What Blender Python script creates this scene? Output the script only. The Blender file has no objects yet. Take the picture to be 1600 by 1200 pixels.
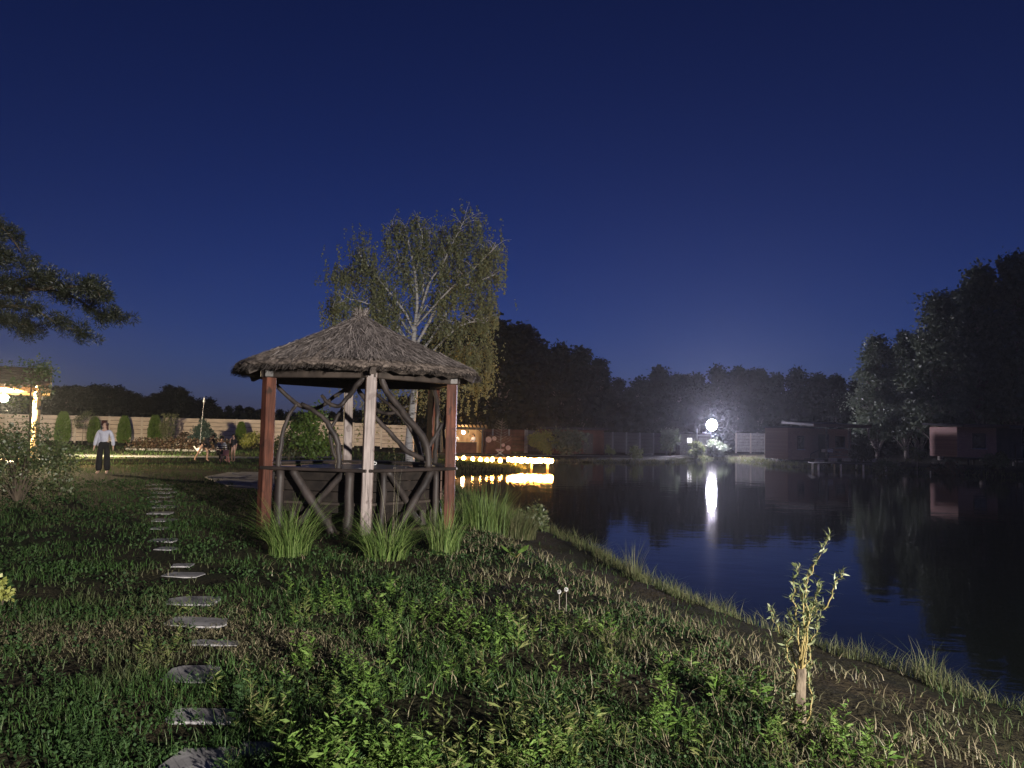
import bpy, bmesh, math, random
import numpy as np
from mathutils import Vector, Matrix, Euler

# ------------------------------------------------------------------ camera, sky, exposure
sc = bpy.context.scene
C = sc.collection
R = math.radians
F = 1180.0
PITCH, ROLL = R(3.64), R(1.2)
EYE = Vector((0, 0, 1.6))
cam = bpy.data.cameras.new('camera')
cam_o = bpy.data.objects.new('camera', cam)
C.objects.link(cam_o)
cam.sensor_width = 36
cam.lens = 36 * F / 1600
cam.clip_start = 0.05
cam.clip_end = 3000
cam_o.matrix_world = Matrix.Translation(EYE) @ Matrix.Rotation(R(90) + PITCH, 4, 'X') @ Matrix.Rotation(ROLL, 4, 'Z')
sc.camera = cam_o

world = bpy.data.worlds.new('World')
sc.world = world
world.use_nodes = True
wn = world.node_tree
bg = wn.nodes['Background']
sky = wn.nodes.new('ShaderNodeTexSky')
sky.sky_type = 'NISHITA'
sky.sun_disc = False
sky.sun_elevation = R(25)          # the moon stands where this sky has its light source
sky.sun_rotation = R(180)
sky.ozone_density = 6
sky.air_density = 1.0
sky.dust_density = 0.3
gam = wn.nodes.new('ShaderNodeGamma'); gam.inputs[1].default_value = 1.35
tint = wn.nodes.new('ShaderNodeMix'); tint.data_type = 'RGBA'; tint.blend_type = 'MULTIPLY'
tint.inputs[0].default_value = 1
tint.inputs[7].default_value = (0.53, 0.445, 0.90, 1)
wn.links.new(sky.outputs[0], gam.inputs[0])
wn.links.new(gam.outputs[0], tint.inputs[6])
wn.links.new(tint.outputs[2], bg.inputs[0])
bg.inputs[1].default_value = 0.0112

# night: the sun lamp is faint moonlight from the same side as the sky's source
moon = bpy.data.lights.new('moonlight', 'SUN')
moon.energy = 0.012
moon.angle = R(0.5)
moon.color = (0.75, 0.85, 1)
moon_o = bpy.data.objects.new('moonlight', moon)
moon_o.rotation_euler = (R(65), 0, 0)
C.objects.link(moon_o)

# the yard floodlight that stands behind the photographer (its pole is built below)
LAMP = Vector((8.6, -8.4, 3.05))
flood = bpy.data.lights.new('yard_floodlight_beam', 'SPOT')
flood.energy = 46000
flood.color = (1.0, 0.93, 0.86)
flood.spot_size = R(76)
flood.spot_blend = 1.0
flood.shadow_soft_size = 0.14
flood_o = bpy.data.objects.new('yard_floodlight_beam', flood)
flood_o.location = LAMP
flood_o.rotation_euler = (Vector((-6, 22, 3.6)) - LAMP).to_track_quat('-Z', 'Y').to_euler()
C.objects.link(flood_o)

sc.view_settings.view_transform = 'Standard'
sc.view_settings.look = 'None'
sc.view_settings.exposure = 0
sc.view_settings.gamma = 1
sc.render.engine = 'CYCLES'
sc.cycles.use_denoising = True
try:
    sc.cycles.denoiser = 'OPENIMAGEDENOISE'
except Exception:
    pass
sc.cycles.max_bounces = 4
sc.cycles.diffuse_bounces = 1
sc.cycles.glossy_bounces = 2
sc.cycles.transmission_bounces = 3
sc.cycles.sample_clamp_indirect = 2.0
sc.cycles.sample_clamp_direct = 0
sc.cycles.use_light_tree = True
sc.cycles.caustics_reflective = False
sc.cycles.caustics_refractive = False

rng = np.random.default_rng(7)
HAZE = 0.0005
random.seed(7)

# ------------------------------------------------------------------ pixel -> place helpers
def at(px, py, d):
    xc, yc = (px - 800) / F, (600 - py) / F
    x = xc * math.cos(ROLL) - yc * math.sin(ROLL)
    y = xc * math.sin(ROLL) + yc * math.cos(ROLL)
    v = Vector((x, math.cos(PITCH) - y * math.sin(PITCH), math.sin(PITCH) + y * math.cos(PITCH)))
    return EYE + v * (d / v.y)

# ------------------------------------------------------------------ terrain
WATER = -0.6
POND = np.array([(21, -16), (13, -9), (7.2, -1), (4.9, 4), (4.2, 5.9), (3.7, 7), (3.0, 8.6), (2.4, 10.2), (1.75, 12.85),
                 (.9, 16.9), (-.3, 22), (-1.9, 28), (-3.6, 33), (-3.7, 38), (-2.6, 41), (0.2, 41.8), (0.9, 46), (1.6, 54),
                 (4, 57.5), (10, 58.5), (14, 62), (17, 69.5), (19.5, 72.3), (22, 72), (21.3, 66), (20.6, 60), (22, 55.6), (27, 52.3), (31.5, 48),
                 (38, 45), (47, 36), (52, 18), (52, -16)], float)

def pond_sd(x, y):
    x = np.asarray(x, float); y = np.asarray(y, float)
    best = np.full(x.shape, 1e9)
    inside = np.zeros(x.shape, bool)
    n = len(POND)
    for i in range(n):
        ax, ay = POND[i]; bx_, by_ = POND[(i + 1) % n]
        ex, ey = bx_ - ax, by_ - ay
        t = np.clip(((x - ax) * ex + (y - ay) * ey) / (ex * ex + ey * ey), 0, 1)
        best = np.minimum(best, np.hypot(x - ax - t * ex, y - ay - t * ey))
        cond = (ay > y) != (by_ > y)
        with np.errstate(divide='ignore', invalid='ignore'):
            xi = (bx_ - ax) * (y - ay) / (by_ - ay if by_ != ay else 1e-9) + ax
        inside ^= cond & (x < xi)
    d = np.where(inside, -best, best)
    return d + 0.10 * np.sin(x * 2.1 + y * 1.3) + 0.06 * np.sin(x * 4.7 - y * 3.9) + 0.05 * np.sin(y * 7.3 + x * 1.1)

def hz_noise(x, y):
    return (0.5 * np.sin(x * .9 + 1.3 * np.sin(y * .7)) + 0.3 * np.sin(y * 1.9 + 1.7 * np.sin(x * 1.3)) + 0.2 * np.sin(x * 4.1 + y * 3.3))

def ground(x, y):
    x = np.asarray(x, float); y = np.asarray(y, float)
    d = pond_sd(x, y)
    t = np.clip((y - 30) / 35, 0, 1)
    east = np.clip((x - 18) / 6, 0, 1)
    land = -0.36 * t * t * (3 - 2 * t) * (1 - 0.7 * east) * np.clip((x + 16) / 8, 0, 1)
    p = np.interp(d, [0, .45, 1.5, 2.0, 3.4], [0, .34, .58, .80, 1])
    z = WATER + (land - WATER) * p
    z = np.where(d < 0, WATER - np.minimum(1.4, -d * .4), z)
    near = np.clip(1 - np.hypot(x, y) / 40, 0, 1)
    return z + (0.03 * hz_noise(x, y) + .022 * hz_noise(x * 3.1 + 2, y * 2.9)) * near * np.clip(d, 0, 1)

def gz(x, y):
    return float(ground(np.array([x]), np.array([y]))[0])

def gp(px, d, lift=0.0):
    py = 690
    for _ in range(4):
        p = at(px, py, d)
        py -= (gz(p.x, p.y) - p.z) * F / d
    p = at(px, py, d)
    return Vector((p.x, p.y, gz(p.x, p.y) + lift))

def gpix(px, py):
    lo, hi = 1.5, 140.0
    for _ in range(40):
        m = (lo + hi) / 2
        p = at(px, py, m)
        if p.z > gz(p.x, p.y): lo = m
        else: hi = m
    p = at(px, py, lo)
    return Vector((p.x, p.y, gz(p.x, p.y)))

# ------------------------------------------------------------------ materials
MATS = {}
def nodes_mat(name):
    m = bpy.data.materials.new(name); m.use_nodes = True
    nt = m.node_tree
    b = nt.nodes['Principled BSDF']
    MATS[name] = m
    return m, nt, b

def mat(name, c1, c2=None, scale=3.0, rough=.7, spec=.3, stretch=(1, 1, 1), bump=0.0, detail=4, metal=0.0, lo=.35, hi=.65):
    m, nt, b = nodes_mat(name)
    b.inputs['Roughness'].default_value = rough
    b.inputs['Specular IOR Level'].default_value = spec
    b.inputs['Metallic'].default_value = metal
    c2 = c2 or tuple(v * .6 for v in c1)
    tc = nt.nodes.new('ShaderNodeTexCoord')
    mp = nt.nodes.new('ShaderNodeMapping'); mp.inputs['Scale'].default_value = stretch
    nz = nt.nodes.new('ShaderNodeTexNoise'); nz.inputs['Scale'].default_value = scale; nz.inputs['Detail'].default_value = detail
    rp = nt.nodes.new('ShaderNodeValToRGB')
    rp.color_ramp.elements[0].position = lo; rp.color_ramp.elements[0].color = (*c2, 1)
    rp.color_ramp.elements[1].position = hi; rp.color_ramp.elements[1].color = (*c1, 1)
    nt.links.new(tc.outputs['Object'], mp.inputs[0]); nt.links.new(mp.outputs[0], nz.inputs['Vector'])
    nt.links.new(nz.outputs[0], rp.inputs[0]); nt.links.new(rp.outputs[0], b.inputs['Base Color'])
    if bump:
        bp = nt.nodes.new('ShaderNodeBump'); bp.inputs['Strength'].default_value = bump; bp.inputs['Distance'].default_value = .02
        nt.links.new(nz.outputs[0], bp.inputs['Height']); nt.links.new(bp.outputs[0], b.inputs['Normal'])
    return m

def leaf_mat(name, cols, trans=.3, rough=.55, gloss=.06, patch=0.0, patch_cols=None, pscale=.8):
    m, nt, b = nodes_mat(name)
    nt.nodes.remove(b)
    out = nt.nodes['Material Output']
    geo = nt.nodes.new('ShaderNodeNewGeometry')
    rp = nt.nodes.new('ShaderNodeValToRGB'); rp.color_ramp.interpolation = 'LINEAR'
    e = rp.color_ramp.elements
    e[0].color = (*cols[0], 1); e[1].color = (*cols[-1], 1)
    for i, c in enumerate(cols[1:-1]):
        k = e.new((i + 1) / (len(cols) - 1)); k.color = (*c, 1)
    nt.links.new(geo.outputs['Random Per Island'], rp.inputs[0])
    col = rp.outputs[0]
    if patch_cols:
        rp2 = nt.nodes.new('ShaderNodeValToRGB')
        rp2.color_ramp.elements[0].color = (*patch_cols[0], 1); rp2.color_ramp.elements[1].color = (*patch_cols[1], 1)
        nt.links.new(geo.outputs['Random Per Island'], rp2.inputs[0])
        tc = nt.nodes.new('ShaderNodeTexCoord')
        nz = nt.nodes.new('ShaderNodeTexNoise'); nz.inputs['Scale'].default_value = pscale; nz.inputs['Detail'].default_value = 3
        r3 = nt.nodes.new('ShaderNodeValToRGB'); r3.color_ramp.elements[0].position = .5 - patch; r3.color_ramp.elements[1].position = .68 - patch
        nt.links.new(tc.outputs['Object'], nz.inputs['Vector']); nt.links.new(nz.outputs[0], r3.inputs[0])
        mx = nt.nodes.new('ShaderNodeMix'); mx.data_type = 'RGBA'
        nt.links.new(r3.outputs[0], mx.inputs[0]); nt.links.new(col, mx.inputs[6]); nt.links.new(rp2.outputs[0], mx.inputs[7])
        col = mx.outputs[2]
    df = nt.nodes.new('ShaderNodeBsdfDiffuse'); tr = nt.nodes.new('ShaderNodeBsdfTranslucent'); gl = nt.nodes.new('ShaderNodeBsdfGlossy')
    gl.inputs['Roughness'].default_value = rough
    m1 = nt.nodes.new('ShaderNodeMixShader'); m1.inputs[0].default_value = trans
    m2 = nt.nodes.new('ShaderNodeMixShader'); m2.inputs[0].default_value = gloss
    nt.links.new(col, df.inputs[0]); nt.links.new(col, tr.inputs[0])
    nt.links.new(df.outputs[0], m1.inputs[1]); nt.links.new(tr.outputs[0], m1.inputs[2])
    nt.links.new(m1.outputs[0], m2.inputs[1]); nt.links.new(gl.outputs[0], m2.inputs[2])
    nt.links.new(m2.outputs[0], out.inputs[0])
    return m

def glow_mat(name, col, strength):
    m, nt, b = nodes_mat(name)
    b.inputs['Base Color'].default_value = (.8, .8, .8, 1)
    b.inputs['Emission Color'].default_value = (*col, 1)
    b.inputs['Emission Strength'].default_value = strength
    return m

# ground: soil, moss and thatch of dead grass, mixed by noise
m, nt, b = nodes_mat('soil')
tc = nt.nodes.new('ShaderNodeTexCoord')
n1 = nt.nodes.new('ShaderNodeTexNoise'); n1.inputs['Scale'].default_value = .55; n1.inputs['Detail'].default_value = 6
n2 = nt.nodes.new('ShaderNodeTexNoise'); n2.inputs['Scale'].default_value = 22; n2.inputs['Detail'].default_value = 6
r1 = nt.nodes.new('ShaderNodeValToRGB')
r1.color_ramp.elements[0].position = .4; r1.color_ramp.elements[0].color = (.018, .022, .010, 1)
r1.color_ramp.elements[1].position = .62; r1.color_ramp.elements[1].color = (.042, .034, .022, 1)
r2 = nt.nodes.new('ShaderNodeValToRGB')
r2.color_ramp.elements[0].position = .3; r2.color_ramp.elements[0].color = (.35, .35, .35, 1)
r2.color_ramp.elements[1].position = .7; r2.color_ramp.elements[1].color = (1.3, 1.25, 1.1, 1)
mx = nt.nodes.new('ShaderNodeMix'); mx.data_type = 'RGBA'; mx.blend_type = 'MULTIPLY'; mx.inputs[0].default_value = 1
bp = nt.nodes.new('ShaderNodeBump'); bp.inputs['Strength'].default_value = .9; bp.inputs['Distance'].default_value = .04
for n in (n1, n2): nt.links.new(tc.outputs['Object'], n.inputs['Vector'])
nt.links.new(n1.outputs[0], r1.inputs[0]); nt.links.new(n2.outputs[0], r2.inputs[0])
nt.links.new(r1.outputs[0], mx.inputs[6]); nt.links.new(r2.outputs[0], mx.inputs[7])
nt.links.new(mx.outputs[2], b.inputs['Base Color']); nt.links.new(n2.outputs[0], bp.inputs['Height']); nt.links.new(bp.outputs[0], b.inputs['Normal'])
b.inputs['Roughness'].default_value = .95; b.inputs['Specular IOR Level'].default_value = .1

# pond water: dark, glossy, rippled
m, nt, b = nodes_mat('pond_water')
b.inputs['Base Color'].default_value = (.006, .008, .007, 1)
b.inputs['Roughness'].default_value = .035
b.inputs['IOR'].default_value = 1.33
b.inputs['Specular IOR Level'].default_value = .5
tc = nt.nodes.new('ShaderNodeTexCoord')
mp = nt.nodes.new('ShaderNodeMapping'); mp.inputs['Scale'].default_value = (1, 1.5, 1)
na = nt.nodes.new('ShaderNodeTexNoise'); na.inputs['Scale'].default_value = .9; na.inputs['Detail'].default_value = 2
nb = nt.nodes.new('ShaderNodeTexNoise'); nb.inputs['Scale'].default_value = 5.5; nb.inputs['Detail'].default_value = 2
ad = nt.nodes.new('ShaderNodeMath'); ad.operation = 'MULTIPLY_ADD'; ad.inputs[1].default_value = .16
bp = nt.nodes.new('ShaderNodeBump'); bp.inputs['Strength'].default_value = .16; bp.inputs['Distance'].default_value = .035
nt.links.new(tc.outputs['Object'], mp.inputs[0])
nt.links.new(mp.outputs[0], na.inputs['Vector']); nt.links.new(mp.outputs[0], nb.inputs['Vector'])
nt.links.new(nb.outputs[0], ad.inputs[0]); nt.links.new(na.outputs[0], ad.inputs[2])
nt.links.new(ad.outputs[0], bp.inputs['Height']); nt.links.new(bp.outputs[0], b.inputs['Normal'])

def wood(name, c1, c2, dark, rough=.5, spec=.3):
    m, nt, b = nodes_mat(name)
    tc = nt.nodes.new('ShaderNodeTexCoord'); inf = nt.nodes.new('ShaderNodeObjectInfo')
    ad = nt.nodes.new('ShaderNodeVectorMath'); ad.operation = 'MULTIPLY_ADD'; ad.inputs[1].default_value = (7, 7, 7)
    nt.links.new(inf.outputs['Random'], ad.inputs[0]); nt.links.new(tc.outputs['Object'], ad.inputs[2])
    def nz(sc_, st, det):
        mp = nt.nodes.new('ShaderNodeMapping'); mp.inputs['Scale'].default_value = st
        n_ = nt.nodes.new('ShaderNodeTexNoise'); n_.inputs['Scale'].default_value = sc_; n_.inputs['Detail'].default_value = det
        nt.links.new(ad.outputs[0], mp.inputs[0]); nt.links.new(mp.outputs[0], n_.inputs['Vector']); return n_
    a_, g_, d_ = nz(3.0, (1, 1, .6), 6), nz(9, (5, 5, .25), 6), nz(6, (1, 1, .9), 5)
    def ramp(src, p0, q0, p1, q1):
        r_ = nt.nodes.new('ShaderNodeValToRGB'); e = r_.color_ramp.elements
        e[0].position = p0; e[0].color = (*q0, 1); e[1].position = p1; e[1].color = (*q1, 1); nt.links.new(src.outputs[0], r_.inputs[0]); return r_
    ra = ramp(a_, .38, c2, .62, c1)
    rg = ramp(g_, .36, (.45, .42, .4), .58, (1, 1, 1))
    rd = ramp(d_, .60, (0, 0, 0), .68, (1, 1, 1))
    m1 = nt.nodes.new('ShaderNodeMix'); m1.data_type = 'RGBA'; m1.blend_type = 'MULTIPLY'; m1.inputs[0].default_value = 1
    nt.links.new(ra.outputs[0], m1.inputs[6]); nt.links.new(rg.outputs[0], m1.inputs[7])
    m2 = nt.nodes.new('ShaderNodeMix'); m2.data_type = 'RGBA'; m2.inputs[7].default_value = (*dark, 1)
    nt.links.new(rd.outputs[0], m2.inputs[0]); nt.links.new(m1.outputs[2], m2.inputs[6]); nt.links.new(m2.outputs[2], b.inputs['Base Color'])
    bp = nt.nodes.new('ShaderNodeBump'); bp.inputs['Strength'].default_value = .35; bp.inputs['Distance'].default_value = .01
    nt.links.new(g_.outputs[0], bp.inputs['Height']); nt.links.new(bp.outputs[0], b.inputs['Normal'])
    b.inputs['Roughness'].default_value = rough; b.inputs['Specular IOR Level'].default_value = spec
wood('red_wood', (.145, .050, .027), (.07, .025, .015), (.025, .012, .008))
wood('glare_wood', (.21, .165, .148), (.10, .066, .054), (.06, .033, .025), .5, .35)  # lamp glare on two posts, painted as a paler wood
mat('dark_wood', (.055, .042, .034), (.022, .017, .014), 4, .5, .4, (1, 1, .4), .4, 5)
mat('shade_black_wood', (.022, .017, .014), (.010, .008, .007), 6, .75, .15, (1, 1, 1), .4, 5)  # near-black stands in for the shade low in the gazebo
mat('wet_dark_wood', (.035, .026, .022), (.015, .012, .01), 3, .34, .5, (1, 1, 1), .1, 3)
mat('bark_log', (.040, .031, .027), (.013, .010, .009), 7, .6, .35, (1, 1, .3), .6, 6)
mat('thatch', (.16, .13, .11), (.05, .04, .034), 18, .95, .1, (1, 1, 1), .9, 6)
mat('stone', (.29, .278, .275), (.12, .115, .115), 3.5, .8, .25, (1, 1, 1), .5, 8)
mat('pale_stone', (.42, .40, .38), (.26, .25, .24), 5, .85, .2, (1, 1, 1), .4, 8)
mat('concrete', (.62, .52, .44), (.48, .40, .34), 1.5, .9, .2, (1, 1, 4), .3, 6)
mat('concrete_post', (.62, .55, .48), (.48, .42, .37), 3, .9, .2, (1, 1, 1), .2, 5)
mat('grey_sheet', (.10, .095, .11), (.07, .065, .075), 1.2, .6, .3, (1, 1, .3), .1, 4)
mat('grey_metal', (.30, .30, .32), (.2, .2, .22), 4, .45, .5, (1, 1, 1), 0, 3, .6)
mat('black_metal', (.03, .03, .03), (.02, .02, .02), 4, .5, .4)
mat('pale_log', (.55, .38, .20), (.36, .23, .11), 3, .55, .35, (1, 1, .3), .3, 5)
mat('brown_roof', (.10, .065, .05), (.06, .04, .03), 3, .8, .2, (1, 1, 1), .3, 5)
mat('dark_roof', (.05, .05, .055), (.03, .03, .034), 2, .8, .2)
mat('white_paint', (.75, .75, .72), (.62, .62, .6), 2, .6, .3)
mat('rust_screen', (.14, .062, .045), (.085, .036, .026), 2, .8, .2, (1, 1, 1), .2, 5)
mat('glass_dark', (.015, .015, .02), (.01, .01, .014), 2, .1, .5)
mat('birch_bark', (.58, .56, .52), (.10, .085, .075), 5, .75, .2, (.6, .6, 2.6), .4, 6, lo=.33, hi=.47)
mat('tree_bark', (.11, .085, .06), (.05, .04, .03), 6, .9, .15, (1, 1, .3), .5, 5)
mat('pale_bark', (.30, .27, .23), (.10, .08, .07), 4, .85, .15, (1, 1, 1.6), .3, 5)
mat('sapling_bark', (.20, .16, .11), (.05, .038, .028), 24, .9, .15, (1, 1, .35), 1.0, 7)
mat('yellow_twig', (.26, .20, .075), (.16, .13, .05), 10, .6, .3)
mat('skin', (.55, .34, .25), (.48, .29, .21), 4, .55, .35)
mat('white_cloth', (.62, .62, .68), (.50, .50, .57), 8, .85, .2, (1, 1, 1), .3, 4)
mat('black_cloth', (.018, .018, .02), (.012, .012, .014), 8, .9, .15)
mat('dark_cloth', (.035, .033, .04), (.02, .02, .025), 8, .9, .15)
mat('rose_cloth', (.55, .36, .34), (.45, .29, .27), 8, .85, .2)
mat('auburn_hair', (.075, .022, .016), (.04, .012, .009), 25, .5, .4, (1, 1, .2))
mat('dark_hair', (.02, .014, .01), (.012, .009, .007), 25, .5, .4)
mat('pink_plastic', (.65, .28, .24), (.58, .24, .2), 4, .45, .4)
mat('eye_dark', (.01, .01, .01), (.01, .01, .01), 4, .2, .5)
mat('fluff', (.75, .75, .72), (.6, .6, .58), 30, .95, .1)

# black and white stripes, level bands of the shirt
m, nt, b = nodes_mat('striped_cloth')
tc = nt.nodes.new('ShaderNodeTexCoord'); wv = nt.nodes.new('ShaderNodeTexWave'); wv.bands_direction = 'Z'; wv.inputs['Scale'].default_value = 3.2
rp = nt.nodes.new('ShaderNodeValToRGB'); rp.color_ramp.interpolation = 'CONSTANT'
rp.color_ramp.elements[0].color = (.03, .03, .035, 1); rp.color_ramp.elements[1].color = (.6, .6, .62, 1); rp.color_ramp.elements[1].position = .5
nt.links.new(tc.outputs['Object'], wv.inputs['Vector']); nt.links.new(wv.outputs[0], rp.inputs[0]); nt.links.new(rp.outputs[0], b.inputs['Base Color'])
b.inputs['Roughness'].default_value = .85

# cabin brickwork, too far away to tell the bricks apart
m, nt, b = nodes_mat('brick_red')
tc = nt.nodes.new('ShaderNodeTexCoord'); mp = nt.nodes.new('ShaderNodeMapping'); mp.inputs['Rotation'].default_value = (R(90), 0, 0)
bk = nt.nodes.new('ShaderNodeTexBrick'); bk.inputs['Scale'].default_value = 3.2
bk.inputs['Color1'].default_value = (.28, .155, .12, 1); bk.inputs['Color2'].default_value = (.22, .115, .09, 1); bk.inputs['Mortar'].default_value = (.22, .19, .17, 1)
nt.links.new(tc.outputs['Object'], mp.inputs[0]); nt.links.new(mp.outputs[0], bk.inputs[0]); nt.links.new(bk.outputs[0], b.inputs['Base Color'])
b.inputs['Roughness'].default_value = .9

leaf_mat('grass_leaf', [(.024, .060, .012), (.044, .098, .018), (.032, .074, .018), (.07, .10, .03)], .3, .6, .02, -.03, [(.085, .072, .038), (.15, .12, .075)], .45)
leaf_mat('clover_leaf', [(.014, .034, .010), (.024, .054, .014), (.04, .07, .022)], .25, .7, .012)
leaf_mat('weed_leaf', [(.045, .095, .014), (.08, .155, .024), (.12, .185, .04), (.08, .125, .03)], .35, .7, .012)
leaf_mat('tall_weed', [(.07, .11, .022), (.12, .15, .04), (.15, .14, .06)], .35, .7, .012)
leaf_mat('dry_grass', [(.16, .13, .075), (.24, .20, .12), (.12, .12, .05), (.09, .085, .055)], .25, .6, .05)
leaf_mat('sedge_leaf', [(.05, .10, .02), (.10, .17, .035), (.19, .25, .075), (.07, .12, .03)], .35, .5, .03)
leaf_mat('pale_sedge', [(.06, .085, .028), (.11, .13, .05), (.16, .15, .075), (.05, .065, .025)], .35, .6, .02)
leaf_mat('straw', [(.11, .092, .085), (.30, .26, .235), (.19, .16, .145), (.05, .042, .038)], .1, .6, .05)
leaf_mat('shaded_straw', [(.02, .017, .015), (.055, .046, .042), (.035, .03, .027)], .1, .6, .01)  # darker copy of the straw, shade put into the eave fringe
leaf_mat('birch_leaf', [(.16, .19, .08), (.24, .27, .115), (.29, .29, .12), (.20, .23, .12)], .35, .5, .05)
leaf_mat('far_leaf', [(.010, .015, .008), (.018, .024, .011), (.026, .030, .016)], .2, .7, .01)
leaf_mat('grove_leaf', [(.07, .095, .055), (.11, .14, .08), (.14, .165, .10)], .25, .5, .06)
leaf_mat('pine_needle', [(.010, .015, .007), (.018, .025, .010), (.030, .032, .016)], .15, .5, .05)
leaf_mat('thuja_leaf', [(.07, .13, .02), (.12, .20, .03), (.09, .16, .03)], .2, .5, .05)
leaf_mat('shrub_leaf', [(.05, .08, .025), (.09, .12, .04), (.12, .12, .06)], .3, .5, .06)
leaf_mat('willow_leaf', [(.12, .15, .05), (.20, .23, .10), (.10, .13, .05), (.27, .28, .15)], .35, .5, .04)
leaf_mat('yellow_leaf', [(.22, .25, .05), (.32, .32, .08), (.16, .20, .05)], .35, .5, .05)
leaf_mat('red_leaf', [(.07, .042, .025), (.10, .055, .035), (.05, .055, .025)], .3, .5, .05)
leaf_mat('spruce_needle', [(.04, .07, .06), (.06, .10, .09)], .1, .5, .05)

# ------------------------------------------------------------------ mesh helpers
def link(o, parent=None):
    C.objects.link(o)
    if parent is not None: o.parent = parent
    return o

def quads_obj(name, V, Q, mname, parent=None, smooth=False):
    me = bpy.data.meshes.new(name)
    V = np.asarray(V, np.float32); Q = np.asarray(Q, np.int32)
    me.vertices.add(len(V)); me.vertices.foreach_set('co', V.ravel())
    me.loops.add(Q.size); me.loops.foreach_set('vertex_index', Q.ravel())
    me.polygons.add(len(Q)); me.polygons.foreach_set('loop_start', np.arange(0, Q.size, Q.shape[1], dtype=np.int32))
    me.update(calc_edges=True); me.validate()
    me.materials.append(MATS[mname])
    if smooth: me.polygons.foreach_set('use_smooth', np.ones(len(Q), bool))
    return link(bpy.data.objects.new(name, me), parent)

class MB:
    def __init__(s): s.v = []; s.f = []
    def raw(s, vs, fs):
        o = len(s.v); s.v += [tuple(v) for v in vs]; s.f += [tuple(i + o for i in f) for f in fs]; return s
    def box(s, c, size, rot=None, bev=0.0):
        hx, hy, hz = (k / 2 for k in size)
        c = Vector(c)
        M_ = rot if rot is not None else Matrix.Identity(3)
        if bev <= 0:
            vs = [M_ @ Vector((x * hx, y * hy, z * hz)) + c for z in (-1, 1) for x, y in ((-1, -1), (1, -1), (1, 1), (-1, 1))]
            return s.raw(vs, [(3, 2, 1, 0), (4, 5, 6, 7), (0, 1, 5, 4), (1, 2, 6, 5), (2, 3, 7, 6), (3, 0, 4, 7)])
        b = min(bev, hx * .9, hy * .9, hz * .9)
        ring = [(-hx + b, -hy), (hx - b, -hy), (hx, -hy + b), (hx, hy - b), (hx - b, hy), (-hx + b, hy), (-hx, hy - b), (-hx, -hy + b)]
        ins = [(x * (hx - b) / hx, y * (hy - b) / hy) for x, y in ring]
        L = [[(x, y, -hz) for x, y in ins], [(x, y, -hz + b) for x, y in ring], [(x, y, hz - b) for x, y in ring], [(x, y, hz) for x, y in ins]]
        vs = [M_ @ Vector(p) + c for r_ in L for p in r_]
        fs = [tuple(range(7, -1, -1)), tuple(range(24, 32))]
        for k in range(3):
            for i in range(8):
                j = (i + 1) % 8
                fs.append((k * 8 + i, k * 8 + j, k * 8 + 8 + j, k * 8 + 8 + i))
        return s.raw(vs, fs)
    def beam(s, a, b, w, h, bev=0.0, up=Vector((0, 0, 1))):
        a, b = Vector(a), Vector(b); d = b - a; L = d.length; d = d / L
        side = d.cross(up)
        if side.length < 1e-4: side = d.cross(Vector((0, 1, 0)))
        side.normalize(); u = side.cross(d)
        return s.box((a + b) / 2, (L, w, h), Matrix((d, side, u)).transposed(), bev)
    def tube(s, pts, rad, n=7, cap=True):
        pts = [Vector(p) for p in pts]
        if not hasattr(rad, '__len__'): rad = [rad] * len(pts)
        vs = []; fs = []
        ref = Vector((.31, .73, .6)).normalized()
        for i, p in enumerate(pts):
            t = (pts[min(i + 1, len(pts) - 1)] - pts[max(i - 1, 0)])
            t = t.normalized() if t.length > 1e-9 else Vector((0, 0, 1))
            a = t.cross(ref)
            if a.length < .1: a = t.cross(Vector((1, 0, 0)))
            a.normalize(); b = t.cross(a)
            for k in range(n):
                q = 2 * math.pi * k / n
                vs.append(p + (a * math.cos(q) + b * math.sin(q)) * rad[i])
        for i in range(len(pts) - 1):
            for k in range(n):
                j = (k + 1) % n
                fs.append((i * n + k, i * n + j, i * n + n + j, i * n + n + k))
        if cap:
            fs.append(tuple(range(n - 1, -1, -1))); fs.append(tuple((len(pts) - 1) * n + k for k in range(n)))
        return s.raw(vs, fs)
    def lathe(s, prof, n=16, c=(0, 0, 0)):
        c = Vector(c); vs = []; fs = []
        for r_, z in prof:
            for k in range(n):
                q = 2 * math.pi * k / n
                vs.append(c + Vector((r_ * math.cos(q), r_ * math.sin(q), z)))
        for i in range(len(prof) - 1):
            for k in range(n):
                j = (k + 1) % n
                fs.append((i * n + k, i * n + j, i * n + n + j, i * n + n + k))
        return s.raw(vs, fs)
    def slab(s, poly, z0, z1, bev=.0):
        n = len(poly)
        cx = sum(p[0] for p in poly) / n; cy = sum(p[1] for p in poly) / n
        k = 1 - bev
        vs = [(x, y, z0) for x, y in poly] + [(x, y, z1 - bev * .2) for x, y in poly] + [(cx + (x - cx) * k, cy + (y - cy) * k, z1) for x, y in poly]
        fs = [tuple(range(n - 1, -1, -1)), tuple(range(2 * n, 3 * n))]
        for r_ in (0, 1):
            for i in range(n):
                j = (i + 1) % n
                fs.append((r_ * n + i, r_ * n + j, r_ * n + n + j, r_ * n + n + i))
        return s.raw(vs, fs)
    def mesh(s, name, mname, smooth=False):
        me = bpy.data.meshes.new(name)
        me.from_pydata(s.v, [], s.f); me.update()
        me.materials.append(MATS[mname])
        if smooth: me.polygons.foreach_set('use_smooth', np.ones(len(me.polygons), bool))
        return me
    def build(s, name, mname, parent=None, smooth=False):
        return link(bpy.data.objects.new(name, s.mesh(name, mname, smooth)), parent)

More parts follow.
